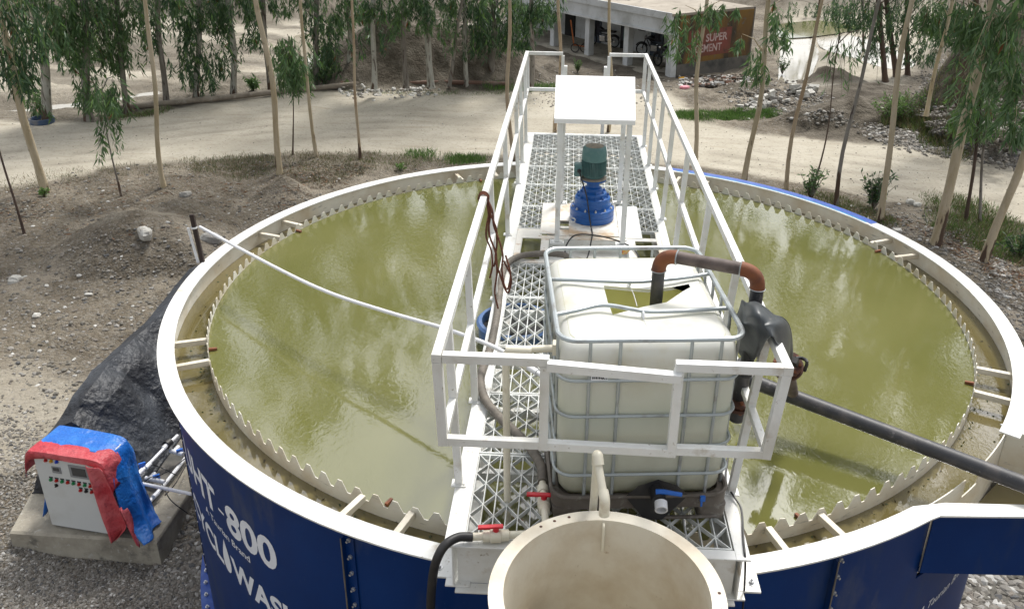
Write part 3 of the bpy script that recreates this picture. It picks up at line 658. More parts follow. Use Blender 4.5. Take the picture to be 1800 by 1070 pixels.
# middle section: recessed plate, openings and the motor base plate
g = MB()
g.box(gxl, gxl+.06, -.25, .61, ZD-.010, ZD-.001); g.box(gxr-.05, gxr, -.25, .61, ZD-.010, ZD-.001)
g.box(gxl+.06, gxr-.05, -.25, -.17, ZD-.010, ZD-.001); g.box(gxl+.06, gxr-.05, .36, .44, ZD-.010, ZD-.001)
g.box(-.44, -.36, -.17, .36, ZD-.010, ZD-.001); g.box(.44, .52, -.17, .36, ZD-.010, ZD-.001)
g.box(gxl+.06, -.44, .44, .61, ZD-.010, ZD-.001)
g.build('opening_frame', M['plate'], br, bevel=.002)
g = MB(); g.box(-.36, .44, -.17, .36, ZD-.16, ZD-.15); g.box(-.37, -.36, -.17, .36, ZD-.15, ZD-.011); g.box(.44, .45, -.17, .36, ZD-.15, ZD-.011); g.box(-.36, .44, .36, .37, ZD-.15, ZD-.011); g.box(-.36, .44, -.18, -.17, ZD-.15, ZD-.011)
g.build('recessed_tray', M['white'], br)
g = MB(); g.box(-.46, -.27, .47, 1.38, ZD-.002, ZD+.008); g.build('cover_plate', M['plate'], br, bevel=.002)
g = MB(); g.box(-.16, .36, .44, 1.38, ZD-.002, ZD+.014); g.build('motor_base_plate', M['plate'], br, bevel=.003)
g = MB(); g.box(.365, .60, .42, 1.34, ZD-.002, ZD+.008); g.build('cover_plate', M['canopy'], br, bevel=.002)
g = MB(); g.box(-.28, -.16, .44, .60, ZD-.006, ZD+.004); g.box(-.27, -.16, .86, 1.38, ZD-.006, ZD+.004); g.build('bridge_strip', M['plate'], br)
g = MB(); g.box(-.40, .42, -.18, 1.35, .02, .04); g.build('under_plate', M['white'], br)
# handrails
ZT, ZM, YA, YZ = 1.45, .93, -3.92, 4.45
def rail_x(side, z): 
    base, top = (-.79, -.83) if side < 0 else (.865, .955)
    return base+(top-base)*(z-ZD)/(ZT-ZD)
for side, yl in ((-1, [-3.53, -2.64, -1.05, .42, 2.05, 2.9, 3.82]), (1, [-3.50, -2.6, -1.44, -.15, 1.0, 1.99, 2.9, 3.77])):
    far = -.83 if side < 0 else .875
    def rx(z, y):
        k = (y-YA)/(YZ-YA); top = ((-.83)*(1-k)+(-.82)*k) if side < 0 else (.945*(1-k)+.86*k)
        base = -.79 if side < 0 else .855
        return base+(top-base)*(z-ZD)/(ZT-ZD)
    h = MB(); h.bar((rx(ZT, YA), YA-.025, ZT-.025), (rx(ZT, YZ), YZ+.025, ZT-.025), .05)
    ho = h.build('handrail', M['white'], br, bevel=.003)
    h = MB(); h.bar((rx(ZM, YA), YA+.026, ZM-.02), (rx(ZM, YZ), YZ-.026, ZM-.02), .042); h.build('mid_rail', M['white'], ho, bevel=.003)
    for y in yl:
        h = MB(); h.bar((rx(ZD, y), y, ZD+.006), (rx(ZT-.05, y), y, ZT-.051), .044)
        h.box(rx(ZD, y)-.045, rx(ZD, y)+.045, y-.035, y+.035, ZD+.0005, ZD+.009)
        h.lathe((rx(ZD, y)-.03*side, y-.015, ZD+.009), [(.008, 0), (.008, .008)], 6)
        h.build('post', M['white'], ho, bevel=.003)
    for y in (YA, YZ):
        h = MB(); h.bar((rx(ZM-.04, y), y, ZM-.045), (rx(ZT-.05, y), y, ZT-.051), .05); h.build('post', M['white'], ho, bevel=.003)
h = MB()
XM1, XM2 = -.275, .405
h.bar((-.80, YA, ZT-.026), (XM1+.022, YA, ZT-.026), .049, .049)
h.bar((XM2-.02, YA, ZT-.026), (.92, YA, ZT-.026), .049, .049); h.bar((XM1+.01, YA-.03, ZT-.035), (XM2+.01, YA-.02, ZT-.085), .05, .05)
h.bar((-.80, YA, ZM-.02), (XM1-.02, YA, ZM-.02), .044, .049); h.bar((XM2+.02, YA, ZM-.02), (.90, YA, ZM-.02), .044, .049)
h.bar((XM1+.02, YA-.005, ZM-.02), (XM2-.02, YA-.005, ZM-.03), .044, .05)
h.bar((XM1, YA, ZM-.05), (XM1, YA, ZT-.053), .048); h.bar((XM2, YA, ZM-.06), (XM2, YA, ZT-.053), .048)
h.build('end_railing', M['white'], br, bevel=.003)
h = MB()
for s, x0, x1 in ((-1, -.80, -.31), (1, .345, .84)):
    h.bar((x0, YZ, ZT-.026), (x1, YZ, ZT-.026), .046, .046); h.bar((x0, YZ, ZM-.02), (x1, YZ, ZM-.02), .042, .046)
    xi = x1 if s < 0 else x0; h.bar((xi, YZ, ZM-.05), (xi, YZ, ZT-.05), .045)
h.build('end_railing', M['white'], br, bevel=.003)
ld = thing('access_ladder', (.05, 4.9, -2.6), 'white access ladder standing at the far end of the bridge', 'ladder')
for x in (-.27, .31):
    g = MB(); g.bar((x, 5.3, -2.62), (x, 4.62, 1.22), .05, .05, (1, 0, 0)); g.build('stile', M['white'], ld)
for k in range(11):
    z = -2.3+k*.3; y = 5.3-(z+2.62)/3.84*.68; g = MB(); g.bar((-.245, y, z), (.285, y, z), .03); g.build('rung', M['white'], ld)

# ------------------------------------------------------------------ CANOPY over the motor
cn = thing('motor_canopy', (.07, .85, ZD), 'small white sloping sheet canopy on four square posts over the blue gear motor', 'canopy')
ft = [at(979, 426, ZD), at(1094, 430, ZD)]; bk = [at(986, 357, ZD), at(1088, 357, ZD)]
zf, zb_ = 1.585, 1.735
c = [np.array((-.335, .22, zf)), np.array((.435, .22, zf)), np.array((.50, 1.46, zb_)), np.array((-.35, 1.46, zb_))]
g = MB(); g.prism([p for p in c], (0, 0, .012)); g.prism([c[0]+(0, -.004, -.035), c[1]+(0, -.004, -.035), c[1]+(0, -.004, .008), c[0]+(0, -.004, .008)], (0, .004, 0))
g.build('roof_sheet', M['canopy'], cn, bevel=.004)
for i, p in enumerate(ft+bk):
    zt = zf-.001 if i < 2 else zb_-.02; g = MB(); p = p.copy()
    g.bar((p[0], p[1], ZD+.02), (p[0]+(.0), p[1], zt), .05, .05, (0, 1, 0)); lg = g.build('leg', M['white'], cn, bevel=.003)
    g = MB(); g.box(p[0]-.07, p[0]+.07, p[1]-.05, p[1]+.05, ZD+.001, ZD+.012)
    for sx in (-.05, .05): g.lathe((p[0]+sx, p[1]-.03, ZD+.012), [(.010, 0), (.010, .012)], 6)
    g.build('foot', M['white'], lg)
g = MB(); g.bar((ft[0][0], ft[0][1], zf-.03), (bk[0][0], bk[0][1], zb_-.04), .03); g.bar((ft[1][0], ft[1][1], zf-.03), (bk[1][0], bk[1][1], zb_-.04), .03); g.build('roof_frame', M['white'], cn)

# ------------------------------------------------------------------ GEAR MOTOR
mx, my = .085, .93; zb0 = ZD+.015
gm = thing('gear_motor', (mx, my, zb0), 'teal electric motor standing upright on a stepped blue gearbox under the canopy', 'motor')
def lat(prof, name, m, parent, n=40): 
    g = MB(); g.lathe((mx, my, zb0), prof, n); return g.build(name, m, parent, True, bevel=.003)
gb = lat([(.235, 0), (.238, .01), (.238, .065), (.232, .07), (.238, .075), (.238, .13), (.23, .14), (.19, .142), (.19, .20), (.186, .205), (.19, .21), (.19, .25), (.178, .262), (.15, .264), (.15, .30), (.14, .31), (.11, .315), (.095, .33), (.095, .355), (.085, .36), (.07, .37), (.07, .43), (.085, .435)], 'gearbox', M['blue'], gm)
for rr, zz, nb in ((.213, .14, 12), (.166, .262, 12), (.125, .313, 8)):
    g = MB()
    for k in range(nb):
        a = 2*math.pi*(k+.3)/nb; g.lathe((mx+rr*math.cos(a), my+rr*math.sin(a), zb0+zz), [(.013, 0), (.013, .014), (.007, .014), (.007, .026)], 6)
    g.build('bolt_ring', M['bolt'] if nb == 12 and rr > .2 else M['blue'], gb)
lat([(.138, .436), (.138, .452), (.13, .455)], 'mounting_flange', M['blue'], gm)
lat([(.140, .4555), (.140, .468), (.12, .475)], 'motor_flange', M['dusty'], gm)
mb = lat([(.105, .476), (.112, .50), (.112, .66)], 'motor_body', M['teal'], gm)
g = MB()
for k in range(44):
    a = 2*math.pi*k/44; er = np.array((math.cos(a), math.sin(a), 0)); et = np.array((-math.sin(a), math.cos(a), 0))
    g.obox(np.array((mx, my, zb0+.58))+er*.121, er*.013, et*.0022, (0, 0, .075))
g.build('cooling_fins', M['teal'], mb)
lat([(.128, .66), (.130, .665), (.130, .755), (.118, .80), (.104, .812)], 'fan_cowl', M['teal'], gm)
lat([(.098, .8125), (.098, .815), (.04, .8155), (.03, .819)], 'cowl_grille', M['dusty'], gm)
g = MB(); g.obox((mx-.165, my-.03, zb0+.56), (.042, 0, 0), (0, .05, 0), (0, 0, .065)); tb = g.build('terminal_box', M['teal'], gm, bevel=.006)
g = MB(); g.lathe((mx-.155, my-.082, zb0+.56), [(.022, 0), (.022, .02), (.014, .03)], 12, (0, -1, 0)); g.build('cable_gland', M['black'], tb, True)
g = MB(); g.lathe((mx-.205, my-.20, zb0+.05), [(.028, -.010), (.036, 0), (.028, .010), (.018, 0)], 20, (.2, -.4, 1), closed=True); g.build('eye_bolt', M['bolt'], gm, True)
pc = (mx-.155, my-.11, zb0+.56)
g = MB(); g.tube(curve([pc, (mx-.13, my-.17, zb0+.50), (mx-.07, my-.23, zb0+.33), (mx-.03, my-.26, zb0+.1), (mx-.01, my-.33, ZD+.03), (mx, my-.46, ZD+.02), (mx-.01, my-.6, ZD+.015), (mx-.06, my-.80, ZD-.12), (mx-.17, my-.86, ZD-.13), (mx-.26, my-.78, ZD-.12), (mx-.27, my-.66, ZD-.05), (mx-.18, my-.54, ZD+.03), (mx+.02, my-.52, ZD+.03), (mx+.25, my-.62, ZD+.02), (mx+.40, my-.80, ZD+.015), (mx+.46, my-1.08, ZD+.015)], 7), .0075, 7)
tag(g.build('motor_cable', M['cable'], None, True), 'black power cable looping from the teal motor down over the deck plate', 'cable')

# ------------------------------------------------------------------ IBC TOTE
TX, TY, TR, TW, TD, TZ = -.208, -3.829, .0966, .985, 1.19, .31
ct, st = math.cos(TR), math.sin(TR)
def tp(u, v, z): return np.array((TX+u*ct-v*st, TY+u*st+v*ct, z))
to = thing('ibc_tote', tp(TW/2, TD/2, TZ), 'square white plastic liquid container in galvanised cage with cut open top', 'container')
def rr(u0, u1, v0, v1, r, z, n=6):
    out = []
    for (cu, cv, a0) in ((u1-r, v0+r, -90), (u1-r, v1-r, 0), (u0+r, v1-r, 90), (u0+r, v0+r, 180)):
        for k in range(n+1):
            a = R(a0+90*k/n); out.append(tp(cu+r*math.cos(a), cv+r*math.sin(a), z))
    return out
# body shell with bulging sides
zs = [(.445, .09, .06), (.46, .055, .075), (.50, .032, .09), (.60, .020, .10), (.80, .014, .10), (1.0, .012, .10), (1.2, .013, .09), (1.34, .016, .09), (1.405, .024, .09), (1.44, .048, .09), (1.457, .085, .09)]
rings = [rr(i_, TW-i_, i_, TD-i_, r_, z_) for z_, i_, r_ in zs]; nn = len(rings[0])
g = MB(); V = [p for q in rings for p in q]
Fs = [(i*nn+k, i*nn+(k+1) % nn, (i+1)*nn+(k+1) % nn, (i+1)*nn+k) for i in range(len(rings)-1) for k in range(nn)]+[tuple(range(nn-1, -1, -1))]
zt = 1.462
hole = [at(*p, zt) for p in [(1061, 502), (1105, 506), (1140, 509), (1180, 505), (1231, 495), (1200, 512), (1172, 531), (1135, 538), (1108, 545), (1077, 553), (1068, 530)]]
inner = rr(.15, TW-.15, .15, TD-.15, .10, zt)
V += inner; i0 = (len(rings)-1)*nn; i1 = i0+nn
Fs += [(i0+k, i0+(k+1) % nn, i1+(k+1) % nn, i1+k) for k in range(nn)]
h0 = len(V); V += hole; flat = [Vector(p) for p in inner]+[Vector(p) for p in hole]; idx = [i1+k for k in range(nn)]+[h0+k for k in range(len(hole))]
for tri in tessellate_polygon([[Vector((p[0], p[1], 0)) for p in inner], [Vector((p[0], p[1], 0)) for p in hole]]):
    a, b, c_ = [idx[t] for t in tri]; A_, B_, C_ = [np.array(V[q]) for q in (a, b, c_)]
    Fs.append((a, b, c_) if np.cross(B_-A_, C_-A_)[2] > 0 else (a, c_, b))
g.add(V, Fs); body = g.build('plastic_tank', M['tote'], to, True)
g = MB(); g.add([p-(0, 0, .004) for p in hole]+[p-(0, 0, .02) for p in hole], [(k, (k+1) % len(hole), len(hole)+(k+1) % len(hole), len(hole)+k) for k in range(len(hole))]); g.build('cut_edge', M['tote'], body)
g = MB(); r0 = rr(.035, TW-.035, .035, TD-.035, .09, 1.30); r1 = rr(.04, TW-.04, .04, TD-.04, .09, .9); r2 = rr(.07, TW-.07, .07, TD-.07, .09, 1.452)
nq = len(r0); g.add(r2+r0+r1, [(k, nq+k, nq+(k+1) % nq, (k+1) % nq) for k in range(nq)]+[(nq+k, 2*nq+k, 2*nq+(k+1) % nq, nq+(k+1) % nq) for k in range(nq)]); g.build('inner_face', M['totein'], body, True)
g = MB(); r0 = rr(.045, TW-.045, .045, TD-.045, .09, 1.24); g.add(r0, [tuple(range(nq))]); tag(g.build('tote_liquid', water_mat('tote_liquid', (.46, .46, .15), (.54, .52, .2), .001), body), kind='stuff')
# cage
cg = None
def cage_ring(z, r, off=0, wave=0):
    P = rr(-off, TW+off, -off, TD+off, .10, z, 6); P.append(P[0]); P.append(P[1]); return P
g = MB(); g.tube(cage_ring(1.49, .014), .0145, 8, False); cg = g.build('cage', M['galv'], to, True)
for z in (1.245, 1.02, .82, .63): g = MB(); g.tube(cage_ring(z, .009), .0095, 8, False); g.build('cage_ring', M['galv'], cg, True)
def vbar(p0, nx):
    P = []
    for k in range(13):
        z = .48+(1.485-.48)*k/12; P.append(p0+np.array((0, 0, z-p0[2]))+nx*(-.012+.004*math.sin(k*2.4)))
    g = MB(); g.tube(P, .0095, 7); return g.build('cage_bar', M['galv'], cg, True)
ny = np.array((-st, ct, 0)); nx_ = np.array((ct, st, 0))
for fr in (.17, .33, .50, .71, .87):
    if fr != .50: vbar(tp(TW*fr, 0, 0), -ny*.6)
    vbar(tp(TW*fr, TD, 0), ny*.6)
for fr in (.10, .26, .42, .58, .74, .90):
    vbar(tp(0, TD*fr, 0), -nx_*.6); vbar(tp(TW, TD*fr, 0), nx_*.6)
for pts in ([(968, 491), (1010, 492), (1060, 494), (1115, 495), (1150, 493), (1200, 488), (1249, 481)], [(976, 553), (1015, 545), (1050, 537), (1075, 537), (1110, 543), (1140, 547), (1200, 546), (1282, 541)]):
    g = MB(); g.tube(curve([at(a, b, 1.475+.028*math.sin(math.pi*i/(len(pts)-1))) for i, (a, b) in enumerate(pts)], 5), .0125, 8); g.build('top_cross_bar', M['galv'], cg, True)
# pallet base
g = MB()
P0 = rr(-.012, TW+.012, -.012, TD+.012, .09, .40); P1 = rr(-.012, TW+.012, -.012, TD+.012, .09, .475); P2 = rr(.03, TW-.03, .03, TD-.03, .08, .475); P3 = rr(.03, TW-.03, .03, TD-.03, .08, .42)
n = len(P0); g.add(P0+P1+P2+P3, [(i*n+k, i*n+(k+1) % n, (i+1)*n+(k+1) % n, (i+1)*n+k) for i in range(3) for k in range(n)]+[tuple(3*n+k for k in range(n)), tuple(range(n-1, -1, -1))])
pal = g.build('pallet', M['dirtygalv'], to, True)
for u in (0, TW/2-.06, TW-.15):
    for v in (0, TD/2-.06, TD-.15):
        if u == TW/2-.06 and v < .1: continue
        g = MB(); Q = rr(u, u+.15, v, v+.15, .03, TZ-.004, 3); Q2 = rr(u-.008, u+.158, v-.008, v+.158, .03, .402, 3); m_ = len(Q); g.add(Q+Q2, [(k, (k+1) % m_, m_+(k+1) % m_, m_+k) for k in range(m_)]+[tuple(range(m_-1, -1, -1)), tuple(m_+k for k in range(m_))]); g.build('pallet_foot', M['dirtygalv'], pal, True)
g = MB(); g.tube(cage_ring(.325, .011, .005), .011, 7, False); g.tube(cage_ring(.485, .011, .012), .012, 7, False); g.build('pallet_runner', M['dirtygalv'], pal, True)
# valve recess and valve
g = MB(); g.add([tp(.40-.0, -.017, .49), tp(.52, -.03, .33), tp(.62, -.03, .33), tp(.76, -.017, .49), tp(.69, -.014, .56), tp(.58, -.012, .60), tp(.47, -.014, .56)], [(0, 1, 2, 3, 4, 5, 6)]); g.build('valve_recess', M['black'], to)
g = MB(); g.tube([tp(.575, .0, .53), tp(.575, -.06, .53), tp(.575, -.10, .525)], .042, 18); vv = g.build('outlet_valve', M['black'], to, True)
g = MB(); g.lathe(tp(.585, -.10, .515), [(.036, 0), (.036, .05), (.028, .05), (.028, .004)], 20, (st*.0, -1, -.35), cap=False); g.build('outlet_spigot', M['pvcw'], vv, True)
g = MB(); g.tube([tp(.56, -.075, .565), tp(.60, -.085, .575), tp(.70, -.095, .56)], .013, 8, rs=[.018, .014, .012]); g.build('valve_handle', M['bluep'], vv, True)
g = MB(); g.obox(tp(.84, -.03, .475), nx_*.014, ny*.008, (0, 0, .016)); g.obox(tp(.835, -.034, .445), nx_*.005, ny*.004, (0, 0, .02)); g.build('seal_tag', M['bluep'], to)
g = MB(); g.obox(tp(.22, -.004, 1.265), nx_*.045, ny*.0015, (0, 0, .014)); lb = g.build('paper_label', M['letter'], to)
g = MB()
for k in range(7): g.obox(tp(.185+k*.009, -.0065, 1.268), nx_*(.0022 if k % 2 else .0035), ny*.001, (0, 0, .006))
for k in range(3): g.obox(tp(.235+k*.011, -.0065, 1.262), nx_*.004, ny*.001, (0, 0, .0025))
g.build('label_print', M['dark'], lb)
for (a, b) in (((1104, 484), (1109, 505)), ((1127, 541), (1134, 560))):
    p, q = at(*a, 1.49), at(*b, 1.49); g = MB(); g.lathe((p+q)/2-(0, 0, .01), [(.022, -.006), (.026, 0), (.022, .006), (.018, 0)], 16, (1, .1, 0), closed=True)
    g.tube(curve([(p+q)/2-(0, .01, .02), (p+q)/2+(.02, -.12, -.028), (p+q)/2+(.03, -.26, -.03)], 5), .002, 5)
    g.build('cable_tie', M['pvcw'], to, True)
g = MB(); tc_ = at(1101, 434, 1.49)
for k in range(7):
    a0 = rnd.random()*6; g.tube(curve([tc_+np.array((.05*math.cos(a0+j*1.9)*(.5+rnd.random()*.6), .012*math.sin(j*2.1), -.02+.03*math.sin(a0+j*2.3))) for j in range(6)], 4), .0022, 4)
tag(g.build('string_tangle', mat('pink_string', (.75, .25, .15), .8, layers=[((.8, .6, .15), 60, .45, .55, 2)]), None, True), 'tangled pink and yellow string tied on the back cage tube of the white container', 'string')

# ------------------------------------------------------------------ steel pipe with rusty elbows over the tote
zp = 1.71
pA = np.array((at(1160, 447, zp)[0], at(1160, 447, zp)[1], zp)); pB = at(1335, 478, zp)
pC = np.array((pA[0]-.0, pA[1], 1.10)); pD = np.array((pB[0], pB[1], 1.05))
sp_ = thing('feed_pipe', (pA[0], pA[1], 1.2), 'steel pipe with two rusty elbows arching out of the white container opening', 'pipe')
RP = .037
dAB = (pB-pA)/np.linalg.norm(pB-pA)
g = MB(); g.tube([pC, pA-(0, 0, .10)], RP, 20); g.build('riser', M['pipe'], sp_, True)
g = MB(); g.tube([pA+dAB*.10, pB-dAB*.10], RP, 20); g.build('cross_pipe', M['steelpipe'], sp_, True)
g = MB(); g.tube([pB-(0, 0, .10), pD], RP, 20); g.build('downpipe', M['pipe'], sp_, True)
for P_ in ([pA-(0, 0, .10), pA, pA+dAB*.10], [pB-dAB*.10, pB, pB-(0, 0, .10)]):
    Q = [ (1-t)**2*P_[0]+2*t*(1-t)*P_[1]+t*t*P_[2] for t in np.linspace(0, 1, 12)]
    g = MB(); g.tube(Q, RP+.004, 20, rs=[RP+.006]+[RP+.004]*10+[RP+.006]); el = g.build('elbow', M['rust'], sp_, True)
    for e in (0, -1):
        d_ = (P_[1]-P_[e])/np.linalg.norm(P_[1]-P_[e]); g = MB(); g.lathe(P_[e], [(RP+.003, -.005), (RP+.009, 0), (RP+.003, .005)], 20, d_, cap=False); g.build('weld_bead', M['galv'], el, True)
# valve assembly outside the rail
va = thing('flanged_valve', (1.2, -3.0, .55), 'rusty flanged valve and short black pipes beside the railing on the right', 'valve')
f1 = at(1320, 662, .62); f2 = at(1402, 640, .62)
g = MB(); g.lathe(np.array((pD[0]+.01, pD[1]+.12, .80)), [(.105, 0), (.105, .02)], 24); g.lathe(np.array((pD[0]+.01, pD[1]+.12, .765)), [(.105, 0), (.105, .02)], 24); fl = g.build('left_flange', M['rustdark'], va, True)
g = MB()
for k in range(8): a = k*math.pi/4; g.lathe((pD[0]+.01+.085*math.cos(a), pD[1]+.12+.085*math.sin(a), .75), [(.011, 0), (.011, .09)], 6)
g.build('flange_bolt', M['rust'], fl)
g = MB(); g.tube([np.array((pD[0]+.01, pD[1]+.12, .80)), np.array((pD[0]+.0, pD[1]+.06, 1.1))], .045, 16); g.tube([np.array((pD[0]+.01, pD[1]+.12, .765)), np.array((pD[0]+.015, pD[1]+.13, .66))], .05, 16); g.build('vertical_pipe', M['pipe'], va, True)
vx = at(1403, 637, .62); ax_ = np.array((-.10, .55, .83)); ax_ /= np.linalg.norm(ax_)
t1 = at(1374, 578, 1.0); t2 = at(1393, 690, .26)
axd = (t2-t1)/np.linalg.norm(t2-t1); mid = t1+(t2-t1)*.55
g = MB(); g.tube([t1, mid-axd*.02], .042, 16); g.tube([mid+axd*.03, t2], .042, 16); g.build('short_pipe', M['steelpipe'], va, True)
g = MB(); g.lathe(t1-axd*.004, [(.042, 0), (.042, .006)], 16, -axd); g.build('pipe_end', M['rust'], va)
g = MB(); g.lathe(mid-axd*.03, [(.10, 0), (.10, .02)], 24, axd); g.lathe(mid+axd*.012, [(.105, 0), (.105, .02)], 24, axd); f_ = g.build('right_flange', M['rustdark'], va, True)
g = MB(); s1 = np.cross(axd, (0, 0, 1.)); s1 /= np.linalg.norm(s1); s2 = np.cross(s1, axd)
for k in range(8):
    a = k*math.pi/4+.2; g.lathe(mid-axd*.045+.083*(math.cos(a)*s1+math.sin(a)*s2), [(.012, 0), (.012, .10)], 6, axd)
g.build('flange_bolt', M['rust'], f_)
g = MB(); hc = mid-axd*.09+s1*(.05 if s1[0] > 0 else -.05); g.obox(hc, axd*.03, s1*.028, s2*.022); g.tube(curve([hc+s2*.03, hc+s2*.06+axd*.03+s1*.03, hc+s2*.03+s1*.08, hc+axd*.08+s1*.07], 4), .012, 8); g.build('valve_lever', M['black'], va, True)
# long black pipe to the right
lp0 = at(1318, 668, .22); lp1 = at(1800, 851, .10); dlp = lp1-lp0
g = MB(); g.tube([lp0-dlp*.02, lp0+dlp*.5, lp1, lp1+dlp*1.1], .056, 20)
tag(g.build('discharge_pipe', M['pipe'], None, True), 'long black pipe running from the valve over the tank rim to the lower right', 'pipe')
# rubber sheet draped over the joint
def bez(P, n=22):
    P = np.array(P, float); t = np.linspace(0, 1, n); B = np.stack([(1-t)**3, 3*t*(1-t)**2, 3*t*t*(1-t), t**3], 1)
    return np.einsum('ui,vj,ijk->uvk', B, B, P)
cp = [[(1297, 548, 1.38), (1296, 585, 1.24), (1298, 612, 1.14), (1303, 633, 1.05)],
      [(1304, 531, 1.49), (1311, 560, 1.49), (1318, 590, 1.38), (1331, 628, 1.18)],
      [(1317, 529, 1.53), (1335, 549, 1.56), (1345, 570, 1.53), (1352, 593, 1.475)],
      [(1340, 541, 1.48), (1370, 556, 1.48), (1386, 577, 1.40), (1374, 612, 1.36)],
      [(1352, 552, 1.35), (1389, 592, 1.22), (1391, 628, 1.12), (1384, 655, 1.02)]]
cp = [curve([at(p[0], p[1], p[2]+.05) for p in row], 7) for row in cp]; Pg = np.array([curve([cp[i][j] for i in range(5)], 6) for j in range(len(cp[0]))])
for i in range(Pg.shape[0]):
    for j in range(Pg.shape[1]): Pg[i, j] += np.array((0, 0, 1))*.030*(abs(math.sin(i*.22+j*.30))-.6)+np.array((.5, -1, 0))*.018*(abs(math.sin(j*.33-i*.28+.6))-.6)
g = MB(); g.grid(Pg); q = g.build('rubber_sheet', M['rubber'], None, True); tag(q, 'dark grey rubber sheet draped over the pipe joint at the right railing', 'sheet')
sm = q.modifiers.new('thick', 'SOLIDIFY'); sm.thickness = .006; ss_ = q.modifiers.new('s', 'SUBSURF'); ss_.levels = 1; ss_.render_levels = 1

# ------------------------------------------------------------------ PVC pipes on the deck
pz = 1.33
e0 = at(976, 611, pz); e1 = at(889, 615, pz); e2 = at(897, 862, ZD)
e1 = np.array((e1[0], e1[1], pz)); e2 = np.array((e1[0]+.01, e1[1]+.02, .12))
pv = thing('overflow_pipe', (e1[0], e1[1], .12), 'cream plastic pipe from the left side of the white container down into the grating', 'pipe')
g = MB(); g.tube(bend([e0+(.04, 0, 0), e1, e2], .05, 6), .021, 14); g.build('plastic_tube', M['pvc'], pv, True)
g = MB(); g.tube([e1+(.0, 0, 0), e1+(.14, .0, 0)], .0265, 14); g.build('elbow_collar', M['pvc'], pv, True)
g = MB(); g.obox(e0+(.01, 0, 0), (.025, 0, 0), (0, .03, 0), (0, 0, .035)); g.build('wall_fitting', M['pvc'], pv, bevel=.004)
def valve(parent, c, ax, handle_dir, r=.022):
    c = np.array(c, float); ax = np.array(ax, float); ax /= np.linalg.norm(ax)
    g = MB(); g.lathe(c-ax*.075, [(r, 0), (r*1.45, .005), (r*1.45, .04), (r*1.75, .045), (r*1.75, .10), (r*1.45, .105), (r*1.45, .145), (r, .15)], 18, ax); v = g.build('ball_valve', M['pvc'], parent, True)
    hd = np.array(handle_dir, float); g = MB(); g.lathe(c+(0, 0, r*1.6), [(.018, 0), (.018, .025)], 12)
    sd = np.cross(hd, (0, 0, 1)); g.obox(c+(0, 0, r*1.6+.03)-hd*.03, hd*.07, sd*.014, (0, 0, .007)); g.obox(c+(0, 0, r*1.6+.024)-hd*.065, hd*.035, sd*.010, (0, 0, .007)); g.build('red_handle', M['red'], v, bevel=.004)
    return v
# valve 1: horizontal, front left
v1 = thing('drain_valve_pipe', at(868, 940, ZD+.03), 'cream pipe with red handled valve lying across the front left deck corner', 'valve')
a0 = at(824, 943, ZD+.04); a1 = at(935, 938, ZD+.04); d1 = a1-a0
g = MB(); g.tube([a0, a0+d1*1.4], .022, 14); g.build('plastic_tube', M['pvc'], v1, True)
g = MB(); g.tube([a0-d1*.08, a0+d1*.10], .019, 12); g.tube([a0+d1*.0, a0+d1*.03], .026, 12); g.build('hose_tail', M['rust'], v1, True)
valve(v1, at(872, 941, ZD+.04), d1, d1/np.linalg.norm(d1))
# valve 2: vertical run by the corrugated hose
v2 = thing('hose_valve_pipe', at(955, 880, ZD+.03), 'cream pipe with red handled valve joining the grey hose beside the container', 'valve')
b0 = at(953, 843, ZD+.05); b1 = at(958, 912, ZD+.06); d2 = b1-b0
g = MB(); g.tube([b0, b0+d2*1.6+(0, 0, .02)], .021, 14); g.build('plastic_tube', M['pvc'], v2, True)
g = MB(); g.lathe(b0+d2*.18, [(.03, 0), (.034, .01), (.034, .05), (.03, .06)], 18, d2); g.build('union', M['pvc'], v2, True)
valve(v2, b0+d2*.62, d2, np.array((1., 0, 0)))
# hose along the walkway
def hose(pts, r, m, name, label, cat, ribs=True, n=9):
    P = curve(pts, n); L_ = [0]
    for i in range(1, len(P)): L_.append(L_[-1]+np.linalg.norm(P[i]-P[i-1]))
    m_ = max(20, int(L_[-1]/.012)) if ribs else len(P)
    if ribs:
        tt = np.linspace(0, L_[-1], m_); P = np.array(P); Q = np.stack([np.interp(tt, L_, P[:, k]) for k in range(3)], 1); rs = [r*(1+.055*(i % 4 in (0, 1))) for i in range(m_)]
    else: Q = P; rs = None
    g = MB(); g.tube(list(Q), r, 12, rs=rs); o = g.build(name, m, None, True); tag(o, label, cat); return o
zh = ZD+.042
hose([at(1000, 452, ZD-.06), at(985, 447, ZD+.0), at(950, 446, zh), at(912, 451, zh), at(888, 468, zh), at(880, 500, zh), at(874, 550, zh), at(862, 610, zh), at(848, 650, zh), at(845, 675, zh), at(855, 705, zh), at(880, 735, zh), at(912, 765, zh), at(938, 795, zh), at(952, 822, zh+.01), at(954, 848, zh+.01)], .030, M['hose'], 'suction_hose', 'ribbed grey brown hose snaking along the left side of the walkway grating', 'hose')
hose([a0+(.02, 0, 0), at(805, 944, ZD+.05), at(782, 958, ZD+.04), at(767, 985, ZD-.04), at(760, 1020, ZD-.22), at(757, 1075, ZD-.55), at(760, 1140, -.8)], .026, M['black'], 'black_hose', 'smooth black hose hanging over the tank rim from the front left valve', 'hose', False)
